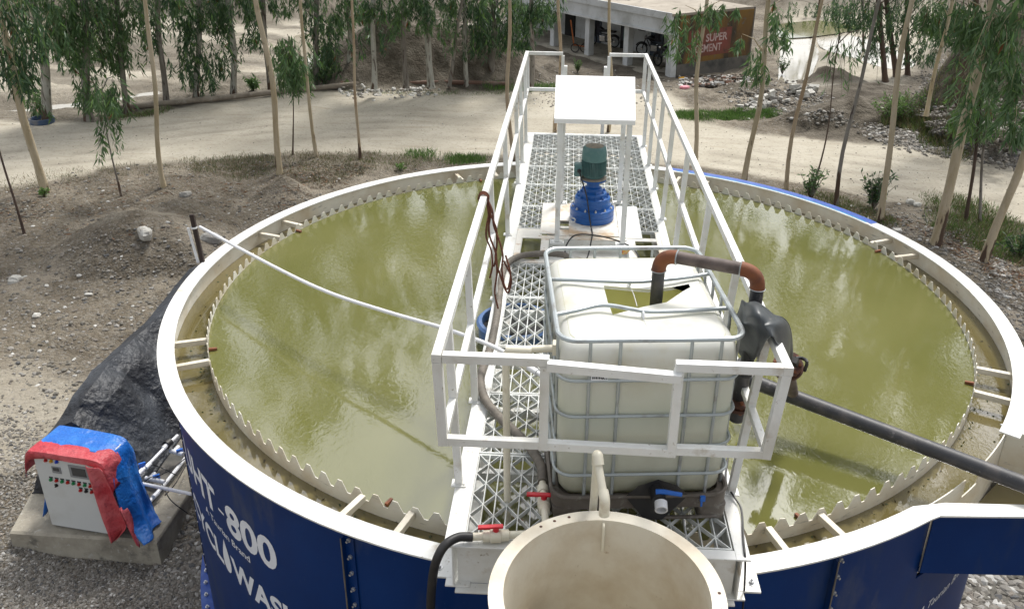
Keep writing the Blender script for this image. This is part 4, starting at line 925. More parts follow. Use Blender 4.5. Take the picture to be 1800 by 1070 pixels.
# feed tub at the front
TC = np.array((.05, -4.70, .68)); TRR = .545
tu = thing('feed_tub', (TC[0], TC[1], -.9), 'open cream steel cylinder with drilled flange in front of the bridge end', 'tub')
g = MB(); n = 96
g.lathe(TC, [(TRR-.062, -.012), (TRR-.055, -1.55), (TRR-.063, -1.55), (TRR-.070, -.012)], n, closed=True); g.build('tub_wall', M['cream'], tu, True)
g = MB(); g.lathe(TC, [(TRR, 0), (TRR, -.012), (TRR-.070, -.012), (TRR-.070, 0)], n, closed=True); fo = g.build('tub_flange', M['cream'], tu, True)
g = MB()
for k in (110, 119, 128, 3, -8, -20, 200, 212):
    a = R(k); p = TC+np.array((math.cos(a)*(TRR-.028), math.sin(a)*(TRR-.028), .0006)); g.add([p+np.array((.0085*math.cos(b), .0085*math.sin(b), 0)) for b in np.linspace(0, 2*math.pi, 13)[:-1]], [tuple(range(12))])
g.build('bolt_holes', M['rustdark'], fo)
g = MB(); g.add([TC+np.array((.477*math.cos(a), .477*math.sin(a), -1.2)) for a in np.linspace(0, 2*math.pi, 49)[:-1]], [tuple(range(48))]); g.build('tub_bottom', M['cream'], tu)
g = MB(); bq = at(925, 1052, .25); g.bar(bq+(-.06, 0, -.25), bq+(.16, -.17, -.28), .008, .5); g.build('baffle', M['cream'], tu)
g = MB(); hk = at(1061, 916, .66); g.tube(bend([hk+(0, .01, .0), hk+(0, -.035, -.0), hk+(0, -.04, -.16), hk+(0, -.02, -.17)], .015), .007, 8); g.build('hook', M['pvc'], tu, True)
# inverted-U pvc over the rim
i0_ = at(1046, 900, ZD+.05); i0_ = np.array((.035, -3.97, ZD+.02)); top1 = at(1050, 800, .98); top2 = at(1060, 905, .80)
zt1 = 1.0
t1_ = np.array((-.005, -3.98, zt1)); 
fpz = thing('filler_pipe', (.0, -4.0, ZD), 'cream plastic pipe bent over the rim of the cream cylinder in front', 'pipe')
P1_ = at(1050, 800, .98); P0_ = np.array((P1_[0]-.012, P1_[1]+.02, ZD)); P2_ = at(1066, 868, .90); P2_ = at(1063, 880, .83)
g = MB(); g.tube([P0_, P1_-(0, 0, .02)], .021, 14); g.tube([P1_-(0, .01, .015), P2_+(0, 0, .0)], .021, 14); g.build('plastic_tube', M['pvc'], fpz, True)
g = MB(); g.tube(bend([P1_-(0, -.006, .06), P1_+(0, 0, .012), P1_+(P2_-P1_)*.22], .02), .0275, 14); g.build('elbow', M['pvc'], fpz, True)
g = MB(); g.tube(bend([P2_-(P2_-P1_)*.22, P2_+(0, 0, .01), P2_-(0, .01, .08)], .02), .0275, 14); g.build('elbow', M['pvc'], fpz, True)
# white sagging conduit from the rim stake
wp = [at(353, 396, .36)]
wp = [np.array((-3.93, .17, .385)), at(480, 468, .40), at(575, 513, .42), at(680, 548, .46), at(780, 577, .52), at(860, 606, .55), at(905, 630, .56), at(945, 655, .57)]
cpipe = thing('white_conduit', (-3.93, .17, .3), 'long sagging white plastic pipe from the stake on the rim to the walkway', 'pipe')
g = MB(); g.tube(curve(wp, 6), .0165, 12); g.build('plastic_tube', M['pvcw'], cpipe, True)
g = MB(); q1, q2 = wp[-2]+(wp[-1]-wp[-2])*.1, wp[-1]+(wp[-1]-wp[-2])*.6; g.tube([wp[-1]-(wp[-1]-wp[-2])*.5, wp[-1]], .024, 12); g.tube([wp[-1], q2], .0165, 12); g.build('coupling', M['pvcw'], cpipe, True)
valve(cpipe, wp[-2]+(wp[-1]-wp[-2])*.35, wp[-1]-wp[-2], np.array((1., 0, 0)), .019)
g = MB(); g.bar((-3.955, .16, -.01), (-3.995, .17, .52), .045, .03); sk = g.build('rim_stake', mat('dark_wood_stake', (.035, .022, .018), .7), None, bevel=.003, org=(-3.955, .16, 0)); tag(sk, 'dark brown upright stake fixed on the left tank rim', 'stake')
g = MB(); g.bar((-3.992, .135, -.0), (-4.035, .13, .39), .022, .018); g.lathe((-3.985, .155, .385), [(.032, -.01), (.034, 0), (.032, .01), (.03, 0)], 14, closed=True); g.build('white_strip', M['pvcw'], sk)
# rope on the left handrail
rp = thing('rope', (-.83, .1, ZT), 'brown rope knotted on the left handrail with loose ends hanging down', 'rope')
rt = np.array((-.83, -.18, ZT)); rt = at(858, 342, ZT); rt[0] = -.83
g = MB()
for k in range(4): g.lathe(rt+(0, -.03+.02*k, -.025), [(.040, -.008), (.046, 0), (.040, .008), (.034, 0)], 14, (.1*k, 1, .1), closed=True)
g.build('knot', M['rope'], rp, True)
for k, (dx, ln) in enumerate(((.03, .70), (.06, .98), (.075, .80), (.045, .6), (.09, .75))):
    P = [rt+(.02, .0, -.02)]
    for j in range(1, 7): P.append(rt+np.array((dx*(.6+j*.22)+.02*math.sin(j*1.7+k*2), -.02+.02*math.sin(j*2.1+k), -ln*j/6)))
    if k in (2, 4): P += [P[-1]+(.03, 0, -.03), P[-1]+(.05, 0, .10), P[-2]+(.03, .0, .12)]
    g = MB(); g.tube(curve(P, 6), .0075, 6); g.build('strand', M['rope'], rp, True)
# blue drum below the walkway
bd = thing('blue_drum', (-.62, -.95, -.4), 'open blue drum floating under the left side of the walkway', 'drum')
g = MB(); g.lathe((-.62, -.95, -.45), [(.33, 0), (.33, .46), (.35, .48), (.33, .50), (.30, .50), (.30, .02)], 36, cap=False); g.build('drum_wall', mat('faded_blue_drum', (.07, .15, .34), .5, layers=[((.2, .24, .3), 6, .55, .7, 6)]), bd, True)
g = MB(); g.lathe((-.62, -.95, -.04), [(.30, 0), (.0, .001)], 36, cap=False); g.build('drum_inside', M['black'], bd)
# black cable on right
g = MB(); g.tube(curve([at(1280, 800, ZD+.02), at(1276, 845, ZD+.02), at(1290, 872, ZD+.02), at(1303, 895, ZD+.015), at(1307, 950, ZD+.012), at(1310, 985, ZD-.02), at(1308, 1040, ZD-.3), at(1304, 1090, ZD-.6)], 6), .006, 6)
tag(g.build('deck_cable', M['cable'], None, True), 'thin black cable trailing over the front right deck corner', 'cable')
#---PART2---
# ================================================================== PLINTH, CABINET, TARPS
zpl = -2.60
pl = [at(15, 935, zpl), at(275, 952, zpl), at(333, 865, zpl)]; pl = pl[:3]+[np.array((-4.15, 1.2, zpl)), np.array((-4.35, 3.2, zpl)), np.array((-6.15, 3.2, zpl)), np.array((-6.15, .1, zpl))]
# subdivide the outline so the cast edges can wander a little
Q = []
for i in range(len(pl)):
    a, b = pl[i], pl[(i+1) % len(pl)]; n = max(2, int(np.linalg.norm(b-a)/.09))
    for k in range(n): Q.append(a+(b-a)*k/n)
top = [p+np.array((.012*fbm(p[0]*9, p[1]*9, 3), .012*fbm(p[1]*9, p[0]*9, 8), 0)) for p in Q]
lowr = [p+np.array((.03*fbm(p[0]*5, p[1]*5, 13), .03*fbm(p[1]*5, p[0]*5, 18), -.42)) for p in Q]
cen = np.mean(Q, 0); bev = [p+(cen-p)*.012+(0, 0, .0) for p in top]; n = len(Q)
top2 = [p-(0, 0, .02) for p in top]
g = MB(); g.add(bev+top2+lowr, [tuple(range(n))]+[(n+k, n+(k+1) % n, (k+1) % n, k) for k in range(n)]+[(2*n+k, 2*n+(k+1) % n, n+(k+1) % n, n+k) for k in range(n)])
plo = g.build('concrete_plinth', M['concrete'], None); tag(plo, 'rough cast concrete slab carrying the grey control cabinet left of the tank', 'plinth')
c0 = at(92, 921, zpl+.03); c1 = at(208, 940, zpl+.03); CWD = .79
eu = (c1-c0); eu[2] = 0; eu /= np.linalg.norm(eu); ev = np.array((-eu[1], eu[0], 0)); CH = .93
def cp_(u, v, z): return c0+eu*u+ev*v+np.array((0, 0, z))
cab = thing('control_cabinet', cp_(CWD/2, .15, 0), 'light grey steel control cabinet with coloured push buttons under a tarpaulin', 'cabinet')
g = MB(); g.obox(cp_(CWD/2, .15, CH/2), eu*CWD/2, ev*.15, (0, 0, CH/2)); g.build('cabinet_body', M['cabinet'], cab, bevel=.006)
g = MB(); g.obox(cp_(CWD/2, -.008, CH/2), eu*(CWD/2-.012), ev*.008, (0, 0, CH/2-.012)); dr = g.build('cabinet_door', M['cabinet'], cab, bevel=.004)
g = MB(); g.obox(cp_(CWD/2, .15, -.015), eu*(CWD/2-.03), ev*.13, (0, 0, .0149)); g.build('cabinet_base', M['frame'], cab)
def panel(u0, u1, z0, z1, m, name, par, d=.006, v=-.017):
    g = MB(); g.obox(cp_((u0+u1)/2, v-d/2, (z0+z1)/2), eu*(u1-u0)/2, ev*d/2, (0, 0, (z1-z0)/2)); return g.build(name, m, par, bevel=.001)
s_ = panel(.40, .62, .70, .85, M['frame'], 'display_bezel', dr); panel(.43, .59, .725, .825, M['screen'], 'display', s_, .002, -.0235)
panel(.20, .30, .72, .80, M['frame'], 'meter', dr); panel(.215, .285, .75, .79, M['screen'], 'meter_window', dr, .002, -.0235)
def button(u, z, m):
    g = MB(); g.lathe(cp_(u, -.017, z), [(.019, 0), (.019, .008), (.013, .009), (.013, .020)], 14, -ev); g.build('push_button', M[m], dr, True)
    g = MB(); g.obox(cp_(u+.004, -.018, z+.026), eu*.022, ev*.001, (0, 0, .009)); g.build('button_plate', M['screen'], dr)
for k, m in enumerate(('lr', 'ly', 'lb')): button(.155+.062*k, .865, m)
for k, m in enumerate(('lg', 'lr', 'lg', 'lr', 'lg', 'lr', 'lg', 'lr')): button(.155+.064*k, .625-.001*k, m)
for k, m in enumerate(('lr', 'bikeblack', 'lr')): button(.155+.064*(k+5), .545, m)
g = MB(); g.lathe(cp_(.20, -.017, .56), [(.02, 0), (.02, .006)], 12, -ev); g.obox(cp_(.20, -.028, .56), eu*.008+np.array((0, 0, .02)), ev*.006, eu*.006); g.build('key_switch', M['black'], dr)
# tarpaulin: blue cover and its red underside folded to the front
def folds(P, amp, sc, seed):
    P = np.array(P); m, n = P.shape[:2]
    for i in range(m):
        for j in range(n):
            p = P[i, j]; a = fbm(p[0]*sc+p[2]*sc*.7, p[1]*sc-p[2]*sc*.5, seed, 4)*amp
            P[i, j] = p+np.array((.5, -.6, .6))*a
    return P
def section(v):
    k = sst(-.05, .55, v)
    return curve([(-.10-.02*k, CH-.24), (-.085, CH-.10), (-.03, CH+.015), (.12, CH+.035), (CWD*.5, CH+.03+.01*k), (CWD*.9, CH+.025), (CWD+.03, CH-.04), (CWD+.07, CH-.28), (CWD+.12+.01*k, CH-.55), (CWD+.17+.01*k, CH-.78), (CWD+.27-.02*k, .06), (CWD+.38-.08*k, .015)], 6)
vs_ = np.linspace(.10, .44, 22); G_ = []
for i, v in enumerate(vs_):
    row = []
    sec = section(v)
    for j, (u, z) in enumerate(sec):
        fr = j/(len(sec)-1)
        vv = v*(1-.25*fr)-.10*sst(.35, .9, fr)*(1-(v-.1)/.52)-.05*sst(.6, 1, fr)
        row.append(cp_(u+.03*math.sin(v*22+fr*3)*sst(.5, .8, fr), vv+.03*math.sin(fr*16+v*3)*sst(.45, .8, fr), z-.25*sst(.42, .62, v)*(fr < .5)*0))
    G_.append(row)
# back of the cover hangs down behind the cabinet
for dz in (.12, .3, .55, .8): G_.append([p+ev*.05+np.array((0, 0, -min(dz, max(0, p[2]-c0[2]-.02)))) for p in G_[21]])
tarp = thing('tarpaulin_cover', cp_(CWD, .3, 0), 'bright blue tarpaulin with red underside thrown over the grey control cabinet', 'tarpaulin')
g = MB(); g.grid(folds(G_, .10, 5.0, 61)); t1o = g.build('blue_side', M['tarpblue'], tarp, True)
so_ = t1o.modifiers.new('t', 'SOLIDIFY'); so_.thickness = .004
G2 = []
sec = section(.05); m_ = len(sec)
for j, (u, z) in enumerate(sec[:int(m_*.66)]):
    fr = j/(m_-1); G2.append([cp_(u, .20, z-.004), cp_(u, .12, z+.008), cp_(u, .03, z+.010), cp_(u, -.03, z+.002), cp_(u-.004, -.045, z-.04-.02*math.sin(fr*19)), cp_(u-.006, -.040, z-.085-.03*math.sin(fr*13))])
g = MB(); g.grid(folds(G2, .05, 6.0, 63)); t2o = g.build('red_hem', M['tarpred'], tarp, True); t2o.modifiers.new('t', 'SOLIDIFY').thickness = .004
Lf = [(CWD*.84, CH+.0), (CWD*.85, CH-.16), (CWD*.865, CH-.34), (CWD*.88, CH-.52), (CWD*.91, CH-.70), (CWD*.96, CH-.85), (CWD*1.0, .02)]
Rt = [(CWD+.06, CH-.03), (CWD+.10, CH-.18), (CWD+.14, CH-.36), (CWD+.17, CH-.52), (CWD+.20, CH-.68), (CWD+.12, CH-.80), (CWD+.03, .03)]
G3 = []
for (a, b) in zip(curve(Lf, 4), curve(Rt, 4)):
    G3.append([cp_(a[0]+(b[0]-a[0])*t, -.05-.05*math.sin(t*math.pi*2.2)*(.3+abs(CH-a[1]))-.03, a[1]+(b[1]-a[1])*t) for t in np.linspace(0, 1, 12)])
g = MB(); g.grid(folds(G3, .06, 6.5, 65)); o = g.build('red_flap', M['tarpred'], tarp, True); o.modifiers.new('t', 'SOLIDIFY').thickness = .004
G4 = [[cp_(CWD+.12+.10*t+.16*s, -.07-.05*s+.03*math.sin(t*9), CH-.5-(CH-.52)*s) for t in np.linspace(0, 1-.6*s, 7)] for s in np.linspace(0, 1, 12)]
g = MB(); g.grid(folds(G4, .04, 7, 67)); o = g.build('red_tail', M['tarpred'], tarp, True); o.modifiers.new('t', 'SOLIDIFY').thickness = .004
G5 = [[cp_(-.06-.10*s+.02*math.sin(t*8), .06+.25*t, .30-.28*s+.02*math.sin(t*5)) for t in np.linspace(0, 1, 8)] for s in np.linspace(0, 1, 6)]
g = MB(); g.grid(G5); o = g.build('blue_tail', M['tarpblue'], tarp, True); o.modifiers.new('t', 'SOLIDIFY').thickness = .004
# black tarpaulin heap along the plinth
ys_ = np.concatenate([np.full(7, -.36), np.linspace(-.36, 3.7, 80)]); G6 = []
for i, y in enumerate(ys_):
    fl = (min(i/6.0, 1))*(1-sst(3.2, 3.7, y)); hi = -1.60+.05*math.sin(y*2.3)+.08*sst(1, 2.4, y)-.10*(1-sst(-.36, .1, y))
    xr = -4.84+.72*sst(.6, 1.5, y); xl = -6.0-.25*sst(.3, 1.2, y)
    sec = [(xl, -2.64-.2*sst(.3, 1.2, y)), (xl+.10, -2.3), (-5.80, -1.95), (-5.64, hi-.07), (-5.45, hi+.02), (-5.28, hi-.14), (-5.10+.25*sst(.6, 1.5, y), hi-.45), (-4.96+.45*sst(.6, 1.5, y), hi-.72), (xr, -2.50), (xr+.05, -2.585)]
    row = []
    for (x, z) in [(sec[i_][0]+(sec[i_+1][0]-sec[i_][0])*q_/6, sec[i_][1]+(sec[i_+1][1]-sec[i_][1])*q_/6) for i_ in range(len(sec)-1) for q_ in range(6)]+[sec[-1]]:
        z = -2.59+(z+2.59)*fl if fl < 1 else z
        fold = .05*(abs(math.sin(y*3.4+z*1.3+2*fbm(x*.8, y*.8, 71, 2)))-.5)*sst(-2.6, -1.9, z)+.10*fbm(x*.9+z, y*.9, 72, 1)+.34*abs(fbm(x*1.5+z*1.2, y*1.6-z*.8, 79, 3))-.05
        row.append((x+fold*.8*(z > -2.57), y-(.12*(1-fl) if i < 7 else 0)+.05*fbm(x*3, z*3, 75), z+.40*fold*(z > -2.5)))
    G6.append(row)
g = MB(); g.grid(G6); o = g.build('black_tarpaulin', M['tarpblack'], None, False); tag(o, 'crumpled black tarpaulin covering machinery against the left side of the tank', 'tarpaulin')
o.modifiers.new('t', 'SOLIDIFY').thickness = .005
# pvc manifold
mf = thing('pvc_manifold', at(290, 830, zpl+.1), 'white plastic pipe runs with blue valves lying on the concrete slab by the tank', 'pipework')
def pvt(pts, z, r, name='pvc_run', m='pvcw'):
    g = MB(); g.tube([at(a, b, z) for a, b in pts], r, 12); return g.build(name, M[m], mf, True)
pvt([(262, 882), (290, 850), (330, 800)], zpl+.08, .022); pvt([(238, 838), (262, 815), (288, 788), (312, 765)], zpl+.30, .019)
pvt([(232, 846), (300, 860), (338, 868)], zpl+.36, .019); pvt([(256, 840), (290, 847)], zpl+.10, .026); pvt([(300, 792), (322, 798)], zpl+.2, .026)
for a, b, z in ((243, 833, .30), (256, 822, .30), (287, 788, .30), (270, 873, .10), (264, 840, .10), (306, 793, .2)):
    p = at(a, b, zpl+z); q = at(a+8, b-8, zpl+z); g = MB(); g.tube([p, q], .027, 12); g.build('socket', M['pvcw'], mf, True)
for a, b, z in ((275, 838, .12), (250, 817, .33), (316, 793, .22)):
    g = MB(); p = at(a, b, zpl+z); g.obox(p, (.03, .02, 0), (-.006, .01, 0), (0, 0, .03)); g.build('valve_handle', M['bluep'], mf)
g = MB(); g.tube([at(299, 776, zpl+.30), at(292, 782, zpl+.30)], .05, 12); g.build('black_coupling', M['black'], mf, True)
for P_ in ([(262, 815), (285, 822), (310, 835)], [(275, 838), (300, 825), (326, 805)], [(232, 868), (262, 840), (275, 838)], [(285, 850), (300, 878), (330, 902)], [(330, 812), (308, 850), (290, 870)]):
    g = MB(); g.tube(curve([at(a, b, zpl+(.25 if k == 1 else .12)) for k, (a, b) in enumerate(P_)], 6), .006, 6); g.build('black_wire', M['cable'], mf, True)
g = MB(); q = [at(246, 872, zpl+.004), at(262, 892, zpl+.004), at(330, 806, zpl+.004), at(316, 770, zpl+.004)]; g.prism(q, (0, 0, .003)); tag(g.build('wet_channel', M['wallbase'], mf))

# ================================================================== ROADSIDE PIPES, PLANTER, ROCKS
def roadpipe(pts, r, m, label):
    P = []
    for a, b in pts:
        q = at(a, b, -2.6); q = at(a, b, float(gz0(q[0], q[1]))); P.append((q[0], q[1], max(float(gz0(q[0], q[1]))+.03, min(float(gz(q[0], q[1])), float(gz0(q[0], q[1]))+.12))+r*.8))
    g = MB(); g.tube(curve(P, 6), r, 14); tag(g.build('roadside_pipe', m, None, True), label, 'pipe', None)
roadpipe([(168, 199), (235, 193), (330, 184), (400, 177), (480, 168), (560, 160), (640, 157)], .085, M['conc_pipe'], 'long dusty grey pipe lying along the far left edge of the road')
roadpipe([(600, 156), (700, 156), (800, 154), (892, 153)], .075, M['rustpipe'], 'long rusty brown pipe lying along the road edge in front of the grey sand heaps')
q = atg(75, 216); pt = thing('planter', q, 'low faded blue plastic ring round the foot of a pale trunk at the far left', 'planter')
g = MB(); g.lathe(q-(0, 0, .1), [(.30, 0), (.32, .24), (.29, .24), (.27, .02)], 30, cap=False); g.build('plastic_ring', M['barrel'], pt, True)
def rockobj(px, py, r, m, label, name='rock', seed=0, sc=(1, 1, .7), up=.25, cat='rock', group=None, rot=0):
    q = atg(px, py); rg = np.random.default_rng(seed); g = MB(); nl = 7; ns = 10; V = []
    for i in range(nl+1):
        th = math.pi*i/nl
        for k in range(ns):
            ph = 2*math.pi*k/ns; d = np.array((math.sin(th)*math.cos(ph), math.sin(th)*math.sin(ph), math.cos(th)))
            d = np.sign(d)*np.abs(d)**.75*(1+.22*(vn(d[0]*1.7+seed, d[1]*1.7+d[2]*2, seed)-.5)*2)
            x, y = d[0]*sc[0], d[1]*sc[1]; V.append((r*(x*math.cos(rot)-y*math.sin(rot)), r*(x*math.sin(rot)+y*math.cos(rot)), r*d[2]*sc[2]))
    V = np.array(V)+q+(0, 0, r*sc[2]*up)
    g.add(V, [(i*ns+k, (i+1)*ns+k, (i+1)*ns+(k+1) % ns, i*ns+(k+1) % ns) for i in range(nl) for k in range(ns)])
    o = g.build(name, m, None, False); tag(o, label, cat, group); return o
rockobj(256, 418, .19, M['rockw'], 'grey oblong concrete lump on the earth mound left of the tank', seed=2, sc=(.62, 1.15, .6), up=.7, rot=.6)
rockobj(28, 494, .11, M['rockw'], 'large whitish rock at the left edge of the gravel slope', seed=3)
rockobj(65, 556, .06, M['rockw'], 'small white pebble left of the tarpaulin on the slope', seed=4)
rockobj(156, 518, .055, M['rockw'], 'small flat pale stone in the middle of the left slope', seed=5, sc=(1.2, .7, .5))
rockobj(370, 422, .16, M['rock'], 'tan boulder half buried beside the brown stake', seed=6, sc=(1.3, .8, .6))
rockobj(326, 345, .12, M['rock'], 'grey cobble at the foot of the left bank trees', seed=8)
for k, (a, b, r) in enumerate(((1600, 358, .10), (1612, 362, .09), (1578, 408, .09))): rockobj(a, b, r, M['rockw'], ['pale cobble left of its twin beside the road on the right', 'pale cobble right of its twin beside the road on the right', 'single pale cobble touching the blue edge of the tank rim'][k], seed=20+k)
for k in range(46):
    a = 1298+rnd.random()*134; b = 192-(a-1298)*.23+rnd.uniform(-9, 10)*(1 if a > 1320 else .4); q = atg(a, b); s = rnd.uniform(.07, .15)
    g = MB(); A_ = Matrix.Rotation(rnd.uniform(0, 3.1), 3, 'Z') @ Matrix.Rotation(rnd.uniform(-.8, .8), 3, 'X'); ax, ay, az = [np.array(A_.col[i]) for i in range(3)]
    g.obox(q+(0, 0, s*.45+.12*rnd.random()*(a > 1340)), ax*s*rnd.uniform(.6, 1.1), ay*s*rnd.uniform(.5, .9), az*s*.5)
    tag(g.build('concrete_block', M['rockw'] if k % 3 else M['rock'], None, bevel=.012), 'grey broken concrete block in the rubble heap beyond the road', 'block', 'broken concrete blocks in the rubble heap')
for nm, a, b, m, lab in (('litter_bag', 1200, 139, 'yellow', 'small yellow bag at the foot of the corner pillar'), ('litter_bag', 1204, 155, 'pink', 'small pink scrap on the road before the ochre wall')):
    rockobj(a, b, .12, M[m], lab, name=nm, seed=9, sc=(1.5, .9, .6), cat='litter')
g = MB()
V = []; 
for k in range(420):
    a = rnd.uniform(1195, 1330); b = rnd.uniform(137, 156)-abs(a-1270)*.05; q = atg(a, b); s = rnd.uniform(.03, .10); A_ = Matrix.Rotation(rnd.uniform(0, 3.1), 3, 'Z') @ Matrix.Rotation(rnd.uniform(-1, 1), 3, 'X'); ax, ay, az = [np.array(A_.col[i]) for i in range(3)]
    g.obox(q+(0, 0, .03+.15*rnd.random()*max(0, 1-abs(a-1280)/50)), ax*s, ay*s*.7, az*s*.25)
cols = np.repeat(np.array([rnd.choice([(.10, .08, .06), (.16, .13, .1), (.06, .05, .045), (.35, .33, .3), (.22, .12, .08), (.5, .5, .48)]) for _ in range(420)]), 8, 0)
me = mkmesh('litter', g.v, g.f, False, cols); tag(link('litter', me, M['stone']), 'heap of mixed rubbish at the foot of the ochre wall', 'litter', kind='stuff')

# ================================================================== BUILDING
ZG = -3.9
BA = at(1178, 137, ZG); Bl = at(1035, 99, ZG); e1 = Bl-BA; e1[2] = 0; bay = np.linalg.norm(e1)/2; e1 /= np.linalg.norm(e1); e2 = np.array((-e1[1], e1[0], 0)); e2 = -e2 if e2[0] < 0 else e2
# floor heights
def bp(u, v, z): return BA+e1*u+e2*v+np.array((0, 0, z))
def zfor(P0, py):
    lo, hi = 0, 6
    for _ in range(40):
        m_ = (lo+hi)/2
        if proj(P0+np.array((0, 0, m_)))[1] > py: lo = m_
        else: hi = m_
    return lo
HB = zfor(BA, 24); HC = zfor(BA, 58); L2 = 4.6; L1 = bay*6
def ub(u0, u1, v0, v1, z0, z1, g): g.obox(bp((u0+u1)/2, (v0+v1)/2, (z0+z1)/2), e1*(u1-u0)/2, e2*(v1-v0)/2, (0, 0, (z1-z0)/2))
bd_ = thing('colonnade_building', BA, 'long low whitewashed shed with open pillared front and ochre end wall', 'building')
g = MB(); ub(-.12, L1, -.35, L2, HB-.10, HB, g); rf = g.build('roof', M['broof'], bd_)
g = MB(); ub(-.20, L1, -.42, -.352, HB-.22, HB+.06, g); g.build('roof_lip', M['bwall'], bd_)
g = MB(); ub(-.10, L1, -.34, -.16, HC+.03, HB-.102, g); ub(-.14, L1, -.40, .20, HC-.06, HC+.028, g); g.build('front_beam', M['bwall'], bd_)
g = MB(); ub(.02, L1, -.5, 2.6, -.15, .06, g); g.build('veranda_floor', M['concrete'], bd_)
for k in range(6):
    g = MB(); u = k*bay; ub(u-.16, u+.16, -.16, .16, .06 if k else -.1, HC-.061, g); g.build('pillar', M['bwall'], bd_, bevel=.01)
g = MB(); ub(.1, L1, 2.5, 2.6, .061, HB-.101, g); g.build('back_wall', M['bwall'], bd_)
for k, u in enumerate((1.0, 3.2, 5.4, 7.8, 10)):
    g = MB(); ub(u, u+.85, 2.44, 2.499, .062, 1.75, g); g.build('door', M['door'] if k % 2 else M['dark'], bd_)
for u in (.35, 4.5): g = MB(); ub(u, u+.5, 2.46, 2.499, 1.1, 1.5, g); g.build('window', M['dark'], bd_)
g = MB(); ub(-.16, .10, .17, L2, .55, HB-.101, g); ew = g.build('end_wall', M['orangewall'], bd_)
g = MB(); ub(-.18, .10, .17, L2, -.3, .549, g); g.build('wall_foot', M['wallbase'], bd_)
g = MB(); ub(-.12, L1, L2, L2+.12, -.3, HB-.02, g); g.build('rear_wall', M['wallbase'], bd_)
g = MB(); ub(-.168, -.161, .75, 3.3, .78, 1.9, g); sg = g.build('painted_sign', M['signred'], ew)
def walltext(body, v0, v1, z0, h, m, name, sp=1.0, off=.02, u=-.171):
    V, Fc = text_mesh(body, 1.0, 0, off, sp); V = V.copy(); V[:, 0] -= V[:, 0].min(); V[:, 1] *= h/V[:, 1].max(); V[:, 0] *= (v1-v0)/V[:, 0].max()
    g = MB(); g.add([bp(u, v0+x, z0+y) for x, y, _ in V], Fc); g.build(name, m, sg)
walltext('J.K. SUPER', .95, 3.05, 1.38, .32, M['signtxt'], 'sign_lettering')
walltext('CEMENT', 1.15, 2.75, .95, .32, M['signtxt'], 'sign_lettering')
g = MB(); g.bar(bp(4, 1.0, HB+.09), bp(7, 2.0, HB+.12), .06); g.build('roof_pole', M['rustdark'], rf)
for k, (u, v, dz, m) in enumerate(((3.1, .2, 1.05, 'clothes1'), (3.5, .4, .95, 'clothes2'), (5.3, .3, 1.0, 'clothes2'), (5.9, .3, 1.0, 'clothes3'), (1.9, 1.0, 1.1, 'clothes2'))):
    G = [[bp(u+.28*t, v+.03*math.sin(t*9+s*2), HC-.10-(1.2-dz+.55)*s) for t in np.linspace(0, 1, 7)] for s in np.linspace(0, 1, 6)]
    g = MB(); g.grid(G); o = g.build('hanging_cloth', M[m], None, True); tag(o, ['green cloth hanging beside the second pillar from the ochre wall', 'dark cloth hanging deep behind the second pillar from the ochre wall', 'black shirt hanging near the third pillar', 'dark blue cloth hanging furthest back in the veranda', 'black trousers hanging between the first two pillars'][k], 'cloth'); o.modifiers.new('t', 'SOLIDIFY').thickness = .01
# motorcycles
def bike(px, py, rz, label):
    q = at(px, py, ZG+.06); b = thing('motorcycle', q, label, 'motorcycle', 'motorcycles parked in the veranda'); b.rotation_euler = (R(0), 0, 0)
    c_, s_ = math.cos(rz), math.sin(rz)
    def T(x, y, z): return q+np.array((x*c_-y*s_, x*s_+y*c_, z))
    sd = np.array((-s_, c_, 0.))
    for x in (-.62, .65):
        g = MB(); g.lathe(T(x, 0, .30), [(.27, -.045), (.30, 0), (.27, .045), (.235, .02), (.235, -.02)], 24, sd, closed=True); wh = g.build('wheel', M['tyre'], b, True)
        g = MB(); g.lathe(T(x, 0, .30), [(.05, -.06), (.05, .06)], 10, sd)
        for k in range(8): a = k*math.pi/4; g.tube([T(x, 0, .30), T(x+.235*math.cos(a), 0, .30+.235*math.sin(a))], .006, 4)
        g.build('spokes', M['chrome'], wh)
    g = MB()
    for P_ in ([(.65, 0, .30), (.50, 0, .75), (.44, 0, .95)], [(.44, 0, .85), (.10, 0, .62), (-.2, 0, .60), (-.62, 0, .30)], [(.44, 0, .80), (.15, 0, .28), (-.2, 0, .26), (-.62, 0, .30)]): g.tube([T(*p) for p in P_], .028, 8)
    g.build('frame', M['bikeblack'], b, True)
    g = MB(); g.obox(T(.02, 0, .40), (np.array((c_, s_, 0))*.17), sd*.11, (0, 0, .15)); g.build('engine', M['chrome'], b, bevel=.03)
    g = MB(); g.tube([T(.36, 0, .84), T(.20, 0, .86), T(.0, 0, .78)], .1, 12, rs=[.07, .13, .09]); g.build('fuel_tank', M['bikeblack'], b, True)
    g = MB(); g.obox(T(-.33, 0, .78), (np.array((c_, s_, 0))*.34), sd*.12, (0, 0, .05)); g.build('seat', M['black'], b, bevel=.03)
    g = MB(); g.tube([T(.38, -.33, 1.02), T(.46, -.1, .98), T(.46, .1, .98), T(.38, .33, 1.02)], .016, 6); g.tube([T(.45, -.25, 1.0), T(.43, -.27, 1.16)], .01, 5); g.build('handlebar', M['chrome'], b, True)
    g = MB(); g.lathe(T(.52, 0, .86), [(.09, 0), (.07, .1)], 14, (-c_, -s_, 0)); g.build('headlight', M['chrome'], b, True)
    for x in (-.62, .65):
        g = MB(); P_ = [T(x+.33*math.cos(a), 0, .30+.33*math.sin(a)) for a in np.linspace(.5, 2.6, 8)]; g.tube(P_, .03, 6); g.build('mudguard', M['bikeblack'], b, True)
bike(1150, 100, 2.7, 'black motorcycle nearest the corner pillar of the veranda')
bike(1060, 82, 2.6, 'black motorcycle between the second and third pillars')
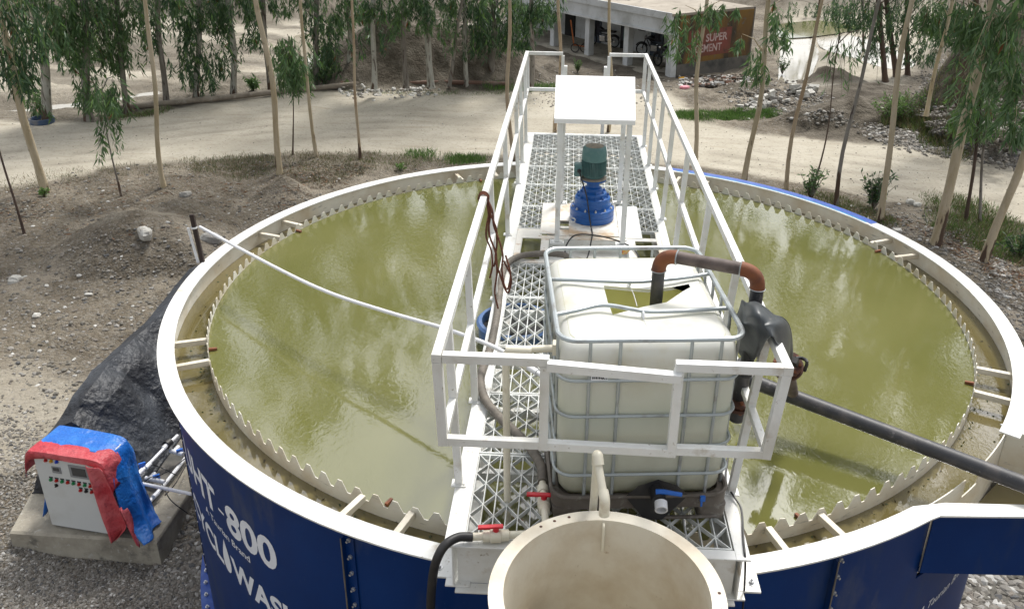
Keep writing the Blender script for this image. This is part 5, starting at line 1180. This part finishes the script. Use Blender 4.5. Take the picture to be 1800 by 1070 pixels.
bike(1172, 121, 2.2, 'dark motorcycle half hidden behind the corner pillar')
q = at(1005, 92, ZG+.06); ct_ = thing('hand_cart', q, 'small orange hand cart with a tall handle under the veranda', 'cart')
g = MB(); g.bar(q+(-.1, 0, 1.5), q+(.1, 0, .3), .06); g.bar(q+(.1, 0, .35), q+(.7, -.1, .28), .05); g.build('cart_frame', M['orange'], ct_)
for dx in (.15, .6): g = MB(); g.lathe(q+(dx, -.1, .22), [(.20, -.03), (.22, 0), (.20, .03), (.17, 0)], 18, (.2, 1, 0), closed=True); g.build('cart_wheel', M['tyre'], ct_, True)

# ================================================================== TREES
def leaves(B, D, ln, wd, cols):
    n = len(B); D = D/np.linalg.norm(D, axis=1, keepdims=True)
    rv = nr.normal(size=(n, 3)); Sd = np.cross(D, rv); Sd /= np.linalg.norm(Sd, axis=1, keepdims=True)
    ln = ln[:, None]; wd = wd[:, None]; bow = np.cross(D, Sd)*ln*.10
    V = np.empty((n, 4, 3)); V[:, 0] = B; V[:, 1] = B+D*ln*.42+Sd*wd*.5; V[:, 2] = B+D*ln*.42-Sd*wd*.5+bow*.6; V[:, 3] = B+D*ln+bow
    i = np.arange(n)*4; Fs = np.concatenate([np.stack([i, i+1, i+3], 1), np.stack([i, i+3, i+2], 1)])
    return V.reshape(-1, 3), Fs, np.repeat(cols, 4, 0)
PAL = {'d': [(.040, .088, .036), (.062, .122, .052), (.085, .155, .074)], 'm': [(.072, .142, .052), (.102, .185, .070), (.135, .215, .098)], 'l': [(.12, .23, .055), (.17, .29, .08)], 'b': [(.22, .09, .035), (.30, .15, .07)]}
def leafcols(n, tone='m', lf=.12):
    c = np.array([PAL[tone][k] for k in nr.integers(0, len(PAL[tone]), n)]); l = nr.random(n) < lf; c[l] = np.array(PAL['l'])[nr.integers(0, 2, l.sum())]
    br = nr.random(n) < .006; c[br] = PAL['b'][0]
    return c*nr.uniform(.8, 1.2, (n, 1))
class Crown:
    def __init__(s): s.V = []; s.F = []; s.C = []; s.n = 0; s.tw = MB()
    def twigs(s, St, Out, L, per, lsz, tone='m', lf=.12, twig=True, down=1.0):
        """St start points, Out horizontal drift, L lengths: hanging twigs with leaves"""
        m = len(St); t = nr.random((m, per))**.8
        x = St[:, None]+Out[:, None]*(t*L[:, None])[..., None]*.55*(1-.3*t[..., None]); drop = -(t**1.3)*L[:, None]*down; x = x+np.stack([np.zeros_like(drop)]*2+[drop], -1)
        x = x+nr.normal(0, .02, x.shape)
        d = np.stack([nr.normal(0, .42, t.shape), nr.normal(0, .42, t.shape), -np.ones_like(t)*nr.uniform(.5, 1.2, t.shape)], -1)+Out[:, None]*.3
        B = x.reshape(-1, 3); D = d.reshape(-1, 3); n = len(B)
        ln = nr.uniform(.7, 1.3, n)*lsz; V, Fs, c = leaves(B, D, ln, ln*nr.uniform(.13, .20, n), leafcols(n, tone, lf))
        s.V.append(V); s.F.append(Fs+s.n); s.C.append(c); s.n += len(V)
        if twig:
            for i in range(m if m > 1 else (1 if rnd.random() < .4 else 0)):
                P = [St[i]+Out[i]*(k*L[i])*.55*(1-.3*k)+np.array((0, 0, -(k**1.3)*L[i]*down)) for k in (0, .3, .65, 1)]; s.tw.tube(P, .005, 3, False, rs=[.006, .005, .004, .002])
    def build(s, parent, m, bark):
        if s.n:
            V = np.concatenate(s.V)-wl(parent); me = mkmesh('crown', V, np.concatenate(s.F), False, np.concatenate(s.C)); cr = link('crown', me, m, parent)
            if s.tw.v: s.tw.build('twigs', bark, cr)
GROUP = {}
def tree(px, py, tx, ty, r0, bark, label, H=13.0, low=None, spread=1.5, nb=26, tone='m', lf=.12, sprays=(), name='tree', group=None, dark=None, hidden=False, wig=.11, upl=.30, per=16):
    r0 *= .80 if (group == gl or group is None) else 1.0
    q = atg(px, py) if not hidden else at(px, py, -2.6)
    tp_ = aty(tx, ty, q[1]); dr = (tp_-q); dr = dr/dr[2]       # drift per metre of height
    root = thing(name, q, label, 'tree', group)
    def pos(h):
        k = h if h < 6 else 6+(h-6)*.35
        return q+np.array((dr[0]*k+wig*(math.sin(h*.55+px)*min(1, h/2)+.22*math.sin(h*2.1+px*3)), wig*math.cos(h*.4+px)*min(1, h/2), h-.12))
    P = [pos(h) for h in np.concatenate([[0, .12, .35], np.linspace(.8, H, 26)])]
    rs = [r0*1.45, r0*1.2, r0*1.06]+[max(.012, r0*(1-.80*(h/H))) for h in np.linspace(.8, H, 26)]
    rs = [r*(1+.05*math.sin(i*2.7+px)) for i, r in enumerate(rs)]
    g = MB(); g.tube(P, r0, 10, rs=rs); g.build('trunk', bark, root, True)
    cr = Crown()
    zl = (aty(tx, low, q[1])[2]-q[2]) if low is not None else max(5.2, aty(tx, -30, q[1])[2]-q[2]+.8)
    br = MB()
    nb = int(nb*1.1)
    for b in range(nb):
        f = (b+rnd.random())/nb; h = zl+.4+(H-zl-.6)*f; o = pos(h); az = rnd.uniform(0, 2*math.pi); Lb = spread*(.55+.6*rnd.random())*(1-.55*f)
        d = np.array((math.cos(az), math.sin(az), .55+.5*rnd.random())); e = o+d*Lb
        m1 = o+d*Lb*.5+np.array((0, 0, .08)); vis = (e[2] < 2.6)
        br.tube([o, m1, e], .02, 4, False, rs=[max(.012, r0*.28), .012, .006])
        ntw = int(7+4*rnd.random()); tt = np.linspace(.25, 1.0, ntw)[:, None]
        St = o+(e-o)*tt+nr.normal(0, .09, (ntw, 3)); a2 = nr.uniform(0, 2*math.pi, ntw); Out = np.stack([np.cos(a2), np.sin(a2), np.zeros(ntw)], 1)*.5+np.array((d[0], d[1], 0))*.3
        L = nr.uniform(.5, 1.15, ntw)
        if vis: cr.twigs(St, Out, L, per+3, .19, tone, lf)
        else: cr.twigs(St, Out, L, per-3, upl, tone, lf, twig=False)
    for (sx, sy0, sy1, hw, n_, *rest) in sprays:
        tn = rest[0] if rest else tone; lff = rest[1] if len(rest) > 1 else lf
        for k in range(int(n_*2.1)):
            xx = sx+rnd.gauss(0, hw*.5); f0 = rnd.random()**1.3; yy = sy0+(sy1-sy0)*f0*.8; p = aty(xx, yy, q[1]+rnd.gauss(0, .35)); sc_ = 57
            pb = aty(sx, sy1, q[1]); L = max(.2, min(.9, p[2]-pb[2])); 
            cr.twigs(p[None], np.array([[rnd.gauss(0, .4), rnd.gauss(0, .4), 0]]), np.array([L*rnd.uniform(.5, 1)]), 22, .205, tn, lff)
        pt_ = aty(sx, sy0, q[1]); hh = np.clip(pt_[2]-q[2]-.3, .6, H); br.tube([pos(hh), (pos(hh)+pt_)/2+(0, 0, .12), pt_], .01, 4, False, rs=[.016, .011, .006])
    if br.v: br.build('limbs', bark, root)
    cr.build(root, M['leaf'], bark)
    return root
BT, BO, BW, BG, BD = M['bark_tan'], M['bark_or'], M['bark_white'], M['bark_grey'], M['bark_dark']
gl = 'slender eucalyptus trees on the bank beside the tank'
# front row, left
tree(78, 340, 12, 20, .105, BT, 'leaning tan trunked eucalyptus with peeled dark foot at the far left bank', low=120, nb=30, tone='d', group=gl, sprays=[(20, 60, 165, 40, 22), (45, 0, 110, 40, 14)], spread=1.4)
tree(212, 345, 185, 190, .03, BG, 'thin crooked sapling with a small leafy top on the left bank', H=2.2, low=170, nb=2, spread=.3, name='sapling', sprays=[(180, 150, 185, 22, 7), (195, 165, 190, 12, 4)])
tree(42, 410, 0, 240, .03, BD, 'thin dark leafless stem at the left edge of the picture', H=4.5, low=-20, nb=2, spread=.3, name='sapling')
tree(288, 328, 243, 0, .066, BT, 'second tall pale trunk from the left on the bank', group=gl, nb=24)
tree(491, 306, 453, 0, .088, BT, 'thick smooth tan trunk beside the small earth mound on the left bank', group=gl, nb=28)
tree(515, 272, 508, 160, .026, BD, 'small leafy sapling right of the thick tan trunk', H=2.9, low=120, nb=3, spread=.35, name='sapling', sprays=[(505, 60, 150, 28, 14, 'm'), (510, 100, 168, 22, 8)])
tree(556, 276, 537, 0, .055, BT, 'slim tan trunk with dark foot right of the leafy sapling', group=gl, nb=22)
tree(631, 280, 628, 0, .045, BO, 'slim brown trunk with flared dark foot nearest the tank on the left bank', group=gl, nb=20)
tree(903, 292, 892, 0, .062, BO, 'straight orange tan trunk just left of the bridge railing', group=gl, nb=22, hidden=True)
tree(975, 235, 982, 0, .062, BO, 'orange barked trunk rising behind the bridge canopy on its left', group=gl, nb=22, hidden=True)
tree(1070, 232, 1075, 0, .062, BT, 'pale trunk rising behind the bridge canopy on its right', group=gl, nb=22, hidden=True)
# front row, right
tree(1223, 290, 1243, 0, .068, BT, 'leftmost slim tan trunk right of the bridge', group=gl, nb=24, hidden=True, sprays=[(1205, 10, 115, 26, 8), (1270, 0, 40, 34, 6)])
tree(1308, 318, 1352, 0, .078, BT, 'forked tan trunk in front of the ochre wall', group=gl, nb=24, sprays=[(1335, 80, 140, 20, 5), (1372, 0, 90, 22, 7), (1305, 60, 95, 8, 1)])
tree(1381, 334, 1441, 0, .060, BO, 'slim leaning tan trunk with dark peeled foot right of the forked trunk', group=gl, nb=20)
tree(1428, 338, 1478, 60, .028, BD, 'dead thin twisted brown stem between two leaning trunks', H=3.6, low=100, nb=2, spread=.4, name='sapling', per=4)
tree(1469, 360, 1541, 0, .058, BG, 'pale grey leaning trunk with a split foot on the right bank', group=gl, nb=20)
tree(1549, 388, 1610, 0, .078, BT, 'tan leaning trunk with a dark knot near its foot on the right bank', group=gl, nb=24)
tree(1646, 430, 1736, 0, .122, BT, 'thickest leaning pale trunk on the right bank', group=gl, nb=30, spread=1.7, sprays=[(1712, 120, 240, 26, 6), (1745, 0, 110, 44, 12), (1700, 0, 80, 34, 8)])
tree(1700, 388, 1742, 130, .045, BD, 'dark rough barked thin trunk behind the thickest pale trunk', group=gl, nb=14, H=9)
tree(1722, 392, 1732, 100, .038, BG, 'thin grey stem right of the dark rough barked trunk', group=gl, nb=12, H=8, sprays=[(1735, 60, 250, 34, 17), (1690, 175, 255, 18, 4, 'm', .4)])
tree(1729, 460, 1822, 160, .095, BT, 'rightmost leaning tan trunk near the tank rim', group=gl, nb=26, spread=1.7, low=90, sprays=[(1775, 20, 170, 40, 20), (1790, 150, 250, 26, 9)])
# back row, left
gb_ = 'eucalyptus trees standing beyond the road'
L_ = [(83, 207, 62, 0, .125, BW, 'white mottled trunk standing in the blue ring', 60, 26, 'm', [(100, 0, 90, 36, 18), (60, 150, 205, 20, 5)]),
      (156, 212, 138, 0, .115, BG, 'grey trunk wrapped in hanging leaves right of the blue ring', 150, 26, 'm', [(130, 0, 130, 36, 26), (150, 90, 195, 24, 16), (110, 40, 100, 24, 10)]),
      (223, 197, 213, 0, .085, BG, 'slim grey trunk with leaves drooping low beside the roadside pipe end', 90, 22, 'm', [(210, 20, 130, 30, 20), (180, 0, 120, 30, 16)]),
      (293, 180, 280, 0, .085, BG, 'grey brown trunk third from the pipe end', -20, 20, 'd', [(262, 0, 90, 20, 8)]),
      (345, 172, 342, 0, .090, BW, 'pale trunk wrapped in low dark leaves left of the road bend', 40, 24, 'd', [(330, 30, 160, 30, 26), (360, 90, 170, 18, 10), (325, 0, 60, 30, 12)]),
      (410, 166, 404, 0, .095, BW, 'pale trunk with dark hanging leaves next beyond the road bend', 20, 24, 'd', [(395, 0, 150, 22, 18), (385, 0, 60, 30, 12)]),
      (474, 158, 468, 0, .085, BG, 'grey trunk hidden behind the thick tan front trunk', 0, 20, 'd', [(455, 0, 90, 18, 10)]),
      (556, 152, 562, 0, .10, BG, 'bushy dark green tree standing by the muddy field', 60, 22, 'd', [(575, 20, 150, 24, 26), (530, 90, 150, 26, 12, 'm', .3)]),
      (611, 148, 612, 0, .085, BW, 'pale trunk at the left foot of the sand heaps', -10, 18, 'm', [(605, 0, 60, 20, 8), (595, 120, 148, 20, 8, 'm', .3)]),
      (656, 149, 661, 0, .085, BW, 'pale grey trunk before the left sand heap', -20, 18, 'm', [(640, 0, 40, 22, 8)]),
      (713, 148, 714, 0, .080, BG, 'grey trunk before the middle of the sand heaps', -20, 18, 'm', [(700, 0, 40, 24, 8)]),
      (757, 148, 755, 0, .105, BW, 'thick white trunk before the sand heaps', -20, 20, 'm', [(745, 0, 60, 20, 8)]),
      (788, 147, 812, 20, .055, BG, 'thin grey trunk leaning right before the sand heaps', -30, 12, 'm', []),
      (820, 146, 822, 0, .075, BW, 'slim white trunk between the leaning stem and the thick grey trunk', -10, 18, 'd', [(840, 0, 90, 22, 14)]),
      (862, 146, 866, 0, .110, BG, 'thick grey trunk hung with dark leaves left of the bridge', 20, 26, 'd', [(885, 0, 100, 28, 26), (845, 10, 110, 18, 12), (920, 0, 60, 24, 12)]),
      (932, 160, 938, 0, .080, BG, 'dark trunk with drooping leaves seen through the bridge railing', 0, 22, 'd', [(950, 0, 40, 26, 16), (925, 20, 90, 18, 9)])]
for (a, b, c_, d_, r_, bk_, lab, low, nb, tone, sp) in L_:
    sp = sp+[(c_+dx, -25, rnd.choice((12, 30, 50, 75, 105)), 14, 4, rnd.choice('dm')) for dx in (-32, -12, 12, 34)]
    tree(a, b, c_, d_, r_, bk_, lab, low=low, nb=nb, tone=tone, group=gb_, sprays=sp, spread=1.3)
# back row, right
for (a, b, c_, d_, r_, bk_, lab, low, nb, tone, sp) in [
      (1558, 142, 1546, 40, .12, BD, 'leftmost dark trunk of the leafy clump beyond the road on the right', 60, 26, 'd', [(1540, 10, 110, 24, 22)]),
      (1577, 134, 1560, 30, .12, BD, 'middle dark trunk of the leafy clump beyond the road on the right', 50, 26, 'd', [(1575, 10, 100, 28, 22), (1500, 0, 55, 40, 22)]),
      (1596, 132, 1592, 30, .11, BD, 'rightmost dark trunk of the leafy clump beyond the road on the right', 50, 26, 'd', [(1625, 20, 120, 28, 26), (1600, 0, 60, 30, 14)]),
      (1628, 196, 1658, 40, .050, BT, 'slim tan trunk rising from the weeds before the gravel heap', -10, 14, 'm', [(1640, 0, 60, 22, 10)]),
      (1672, 232, 1704, 40, .085, BD, 'dark brown trunk on the gravel heap slope behind the thickest trunk', 20, 24, 'd', [(1680, 0, 80, 34, 20)]),
      (1520, 90, 1516, 0, .06, BG, 'slim grey trunk left of the leafy clump beyond the road', 10, 16, 'd', [(1500, -10, 60, 30, 12), (1465, -10, 50, 24, 8)]),
      (1440, 30, 1442, -60, .10, BG, 'distant leafy tree beyond the pale puddle', 0, 20, 'd', [(1430, 0, 55, 26, 16), (1395, 0, 70, 18, 10), (1480, 0, 50, 24, 12)])]:
    tree(a, b, c_, d_, r_, bk_, lab, low=low, nb=nb, tone=tone, group=gb_, sprays=sp, spread=1.5)
# shrubs
def shrub(px, py, h, w, n_, label, tone='m', lf=.3, cat='shrub', lsz=.10, name='shrub'):
    q = atg(px, py); root = thing(name, q, label, cat); st_ = MB(); cr = Crown()
    for k in range(n_):
        a = rnd.uniform(0, 2*math.pi); f = .5+.5*rnd.random(); e = q+np.array((math.cos(a)*w*rnd.random(), math.sin(a)*w*rnd.random()*.7, h*f)); st_.tube([q-(0, 0, .03), (q+e)/2+(0, 0, .05*h), e], .006, 4, False, rs=[.010, .007, .004])
        m_ = 14; t = nr.uniform(.3, 1, m_)[:, None]; B = q+(e-q)*t; D = nr.normal(0, .7, (m_, 3))+np.array((0, 0, .15)); ln = nr.uniform(.7, 1.3, m_)*lsz
        V, Fs, c_ = leaves(B, D, ln, ln*.32, leafcols(m_, tone, lf)); cr.V.append(V); cr.F.append(Fs+cr.n); cr.C.append(c_); cr.n += len(V)
    st_.build('stems', M['bark_grey'], root); me = mkmesh('foliage', np.concatenate(cr.V)-wl(root), np.concatenate(cr.F), False, np.concatenate(cr.C)); link('foliage', me, M['leaf'], root)
shrub(1425, 350, .75, .35, 26, 'small green shrub round the dead stem on the right bank'); shrub(1535, 366, .85, .42, 34, 'dark green shrub at the foot of the knotted trunk on the right bank', 'd', .15)
shrub(705, 300, .18, .2, 10, 'tiny bright green weed before the left end of the far rim', 'l', .6, lsz=.07); shrub(78, 346, .22, .15, 8, 'tiny green weed at the foot of the far left leaning trunk', 'l', .5, lsz=.08)
shrub(1570, 215, .95, .9, 60, 'bright green weedy bush at the left foot of the gravel heap', 'l', .5); shrub(1640, 222, 1.1, 1.0, 60, 'green weedy bush behind the slim tan trunk', 'm', .5); shrub(1715, 245, .6, .6, 30, 'low green bush below the gravel heap at the right', 'm', .5)
shrub(75, 205, .8, .4, 24, 'green weeds sprouting inside the blue ring', 'm', .5); shrub(445, 160, .5, .3, 18, 'broad leaved weed beyond the roadside pipe', 'm', .5, lsz=.16); shrub(685, 120, 1.3, .8, 26, 'yellow green bush on the left sand heap', 'l', .9, lsz=.08)
shrub(1375, 130, .8, .4, 20, 'thin leafy bush at the right end of the ochre wall', 'd', .2); shrub(1015, 128, .6, .3, 18, 'leafy weed seen between the bridge railings', 'm', .3); shrub(570, 146, .9, 1.0, 50, 'dense green bush at the edge of the muddy field', 'm', .4); shrub(1790, 452, .5, .5, 30, 'leafy weed at the right edge of the picture', 'd', .3)

# ================================================================== GRASS, GRAVEL, LEAF LITTER
def sample(poly, n, jit=0):
    P = np.array(poly, float); x0, y0 = P.min(0); x1, y1 = P.max(0); out = []
    while len(out) < n:
        x = nr.uniform(x0, x1, n*2); y = nr.uniform(y0, y1, n*2); ok = inpoly(x, y, poly); out += list(zip(x[ok], y[ok]))
    a = np.array(out[:n])+nr.normal(0, 1, (n, 2))*np.array((jit, jit*.6)); d = _f[None]+(a[:, :1]-PX)/F*_r[None]-(a[:, 1:]-PY)/F*_u[None]
    z = np.full(n, -2.7)
    for _ in range(10):
        t = (z-CAM[2])/d[:, 2]; Q = CAM+d*t[:, None]; z = .5*z+.5*gz(Q[:, 0], Q[:, 1])
    t = (z-CAM[2])/d[:, 2]; return CAM+d*t[:, None]
def grassy(poly, n, h, pal, cl=.10):
    k = 14; Q = sample(poly, max(1, n//k)); Q = np.repeat(Q, k, 0)+np.concatenate([nr.normal(0, cl, (len(Q)*k, 2)), np.zeros((len(Q)*k, 1))], 1)
    Q[:, 2] = gz(Q[:, 0], Q[:, 1])-.01; n = len(Q); D = np.stack([nr.normal(0, .45, n), nr.normal(0, .45, n), np.ones(n)], 1); ln = nr.uniform(.5, 1.3, n)*h
    c = np.array(pal)[nr.integers(0, len(pal), n)]*nr.uniform(.7, 1.25, (n, 1)); return leaves(Q, D, ln, np.maximum(.006, ln*.07), c)
GR = [(.10, .20, .04), (.14, .25, .05), (.07, .14, .035)]; DRY = [(.20, .17, .10), (.13, .115, .065), (.27, .23, .14), (.09, .13, .04)]; MIX = [(.12, .17, .045), (.17, .16, .07), (.08, .13, .035), (.22, .19, .11)]
VV, FF, CC, nn_ = [], [], [], 0
for poly, n, h, pal in ([(0, 312), (240, 286), (480, 268), (650, 264), (650, 284), (490, 300), (240, 308), (0, 334)], 3000, .08, DRY), ([(300, 282), (480, 272), (480, 306), (420, 318), (350, 300)], 2200, .10, MIX+DRY), ([(500, 270), (660, 270), (660, 300), (560, 330), (500, 310)], 2400, .10, DRY), ([(640, 270), (820, 272), (860, 284), (760, 292), (700, 300), (640, 292)], 1500, .10, MIX), ([(790, 274), (850, 276), (850, 288), (790, 290)], 1500, .12, GR), ([(715, 266), (760, 264), (762, 280), (716, 280)], 700, .12, GR), \
    ([(1180, 196), (1260, 198), (1362, 194), (1365, 206), (1290, 212), (1190, 210)], 9000, .11, GR), ([(1560, 180), (1700, 190), (1720, 240), (1640, 240), (1550, 220)], 4500, .22, MIX), ([(1640, 350), (1720, 352), (1800, 400), (1800, 470), (1740, 450), (1640, 400)], 7000, .13, MIX+GR+MIX), ([(1380, 336), (1480, 346), (1580, 392), (1560, 400), (1440, 352)], 2500, .10, MIX), ([(170, 208), (230, 204), (300, 190), (280, 202), (200, 214)], 1600, .12, GR+DRY), ([(600, 160), (900, 160), (900, 168), (600, 166)], 1400, .09, GR+DRY), ([(1620, 340), (1700, 345), (1700, 372), (1640, 372)], 900, .1, MIX), ([(850, 150), (980, 150), (980, 162), (850, 160)], 1500, .15, GR), ([(0, 640), (250, 560), (300, 520), (0, 400)], 300, .05, DRY):
    V, Fs, c = grassy(poly, n, h, pal); VV.append(V); FF.append(Fs+nn_); CC.append(c); nn_ += len(V)
tag(link('grass', mkmesh('grass', np.concatenate(VV), np.concatenate(FF), False, np.concatenate(CC)), M['grass']), 'dry and green grass tufts along the banks and road edges', 'grass', kind='stuff')
# stones
t_ = (1+5**.5)/2; ico = np.array([(-1, t_, 0), (1, t_, 0), (-1, -t_, 0), (1, -t_, 0), (0, -1, t_), (0, 1, t_), (0, -1, -t_), (0, 1, -t_), (t_, 0, -1), (t_, 0, 1), (-t_, 0, -1), (-t_, 0, 1)])/1.9
icf = np.array([(0, 11, 5), (0, 5, 1), (0, 1, 7), (0, 7, 10), (0, 10, 11), (1, 5, 9), (5, 11, 4), (11, 10, 2), (10, 7, 6), (7, 1, 8), (3, 9, 4), (3, 4, 2), (3, 2, 6), (3, 6, 8), (3, 8, 9), (4, 9, 5), (2, 4, 11), (6, 2, 10), (8, 6, 7), (9, 8, 1)])
SC = np.array([(.19, .175, .15), (.25, .235, .21), (.13, .12, .10), (.34, .325, .30), (.21, .185, .155), (.10, .10, .10), (.50, .49, .46)])
def stones(poly, n, s0, s1, pw=2.5, pale=.03, z=None):
    Q = sample(poly, n, 26 if min(p[1] for p in poly) > 300 else 7); s = s0+(s1-s0)*nr.random(n)**pw; an = nr.uniform(0, 6.28, n)
    sc = np.stack([nr.uniform(.8, 1.3, n), nr.uniform(.6, 1, n), nr.uniform(.35, .8, n)], 1)*s[:, None]
    V = ico[None]*sc[:, None]*nr.uniform(.8, 1.2, (n, 12, 1)); ca, sa = np.cos(an)[:, None], np.sin(an)[:, None]
    X = V[..., 0]*ca-V[..., 1]*sa; Y = V[..., 0]*sa+V[..., 1]*ca; V = np.stack([X, Y, V[..., 2]], -1)+Q[:, None]+np.array((0, 0, 1))*(s*.12)[:, None, None]
    pr = np.array([.3, .2, .22, .06, .14, .06, .02]); c = SC[nr.choice(7, n, p=pr/pr.sum())]*nr.uniform(.8, 1.15, (n, 1)); w_ = nr.random(n) < pale; c[w_] = SC[6]
    return V.reshape(-1, 3), (icf[None]+12*np.arange(n)[:, None, None]).reshape(-1, 3), np.repeat(c, 12, 0)
VV, FF, CC, nn_ = [], [], [], 0
for poly, n, a, b, pw, pale in ([(0, 325), (240, 292), (480, 278), (850, 282), (500, 380), (300, 520), (290, 560), (90, 720), (0, 650)], 5500, .008, .045, 5.0, .03), \
    ([(0, 940), (200, 980), (290, 990), (370, 960), (380, 1075), (0, 1075)], 15000, .007, .022, 2.0, .01), ([(0, 700), (60, 760), (80, 860), (0, 960)], 2200, .008, .026, 2.5, .02), ([(290, 860), (350, 860), (385, 1075), (290, 1000)], 1500, .012, .04, 2.5, .02), \
    ([(1650, 1015), (1800, 1015), (1800, 1075), (1640, 1075)], 2600, .014, .075, 3, .05), ([(1480, 360), (1660, 400), (1800, 480), (1800, 600), (1700, 460), (1560, 395)], 3000, .010, .05, 3, .05), \
    ([(1590, 260), (1620, 130), (1700, 60), (1800, 40), (1800, 300)], 8000, .02, .075, 2.5, .04), ([(1250, 130), (1420, 150), (1500, 220), (1300, 200)], 2200, .02, .07, 3, .05), ([(1500, 220), (1800, 240), (1800, 290), (1560, 256)], 2600, .015, .08, 3, .05), ([(600, 158), (760, 158), (760, 168), (600, 166)], 300, .02, .10, 2, .5), ([(0, 214), (0, 320), (240, 288), (860, 276), (900, 160), (600, 160), (330, 186)], 420, .007, .02, 3, .05), ([(1180, 190), (1300, 215), (1800, 300), (1800, 400), (1500, 340), (1200, 290)], 450, .007, .024, 3, .05), ([(950, 100), (1180, 140), (1180, 190), (900, 190)], 900, .015, .05, 3, .05):
    V, Fs, c = stones(poly, n, a, b, pw, pale); VV.append(V); FF.append(Fs+nn_); CC.append(c); nn_ += len(V)
tag(link('gravel', mkmesh('gravel', np.concatenate(VV), np.concatenate(FF), False, np.concatenate(CC)), M['stone']), 'loose gravel and small stones scattered over the slopes and banks', 'gravel', kind='stuff')
# fallen leaves and sticks on the banks, bits in the channel
V1 = sample([(0, 330), (480, 285), (650, 290), (500, 380), (200, 420), (0, 400)], 900); V2 = sample([(1380, 340), (1660, 400), (1800, 460), (1800, 520), (1600, 400)], 1400); V3 = sample([(500, 290), (660, 290), (600, 330), (500, 340)], 500)
Q = np.concatenate([V1, V2, V3]); Q[:, 2] += .012; n = len(Q); D = np.concatenate([nr.normal(0, 1, (n, 2)), nr.normal(0, .12, (n, 1))], 1); ln = nr.uniform(.05, .16, n); pal = np.array([(.24, .13, .07), (.33, .24, .15), (.14, .08, .05), (.2, .18, .14)])
V, Fs, c = leaves(Q, D, ln, ln*.16, pal[nr.integers(0, 4, n)]); tag(link('leaf_litter', mkmesh('leaf_litter', V, Fs, False, c), M['grass']), 'dry fallen leaves and bark strips on the banks', 'leaf litter', kind='stuff')
n = 420; an = nr.uniform(0, 6.283, n); rr_ = np.where(nr.random(n) < .55, RV+.03+np.abs(nr.normal(0, .03, n)), nr.uniform(RV+.02, RW-.04, n)); Q = np.stack([rr_*np.cos(an), rr_*np.sin(an), np.full(n, LZ+.004)], 1)+nr.normal(0, .01, (n, 3))*np.array((1, 1, 0))
D = np.concatenate([nr.normal(0, 1, (n, 2)), np.zeros((n, 1))], 1); ln = nr.uniform(.01, .035, n); V, Fs, c = leaves(Q, D, ln, ln*.5, np.array([(.03, .06, .02), (.05, .04, .02)])[nr.integers(0, 2, n)]); tag(link('algae_flecks', mkmesh('algae_flecks', V, Fs, False, c), M['grass']), 'dark green algae flecks floating in the brown channel', 'algae', kind='stuff')
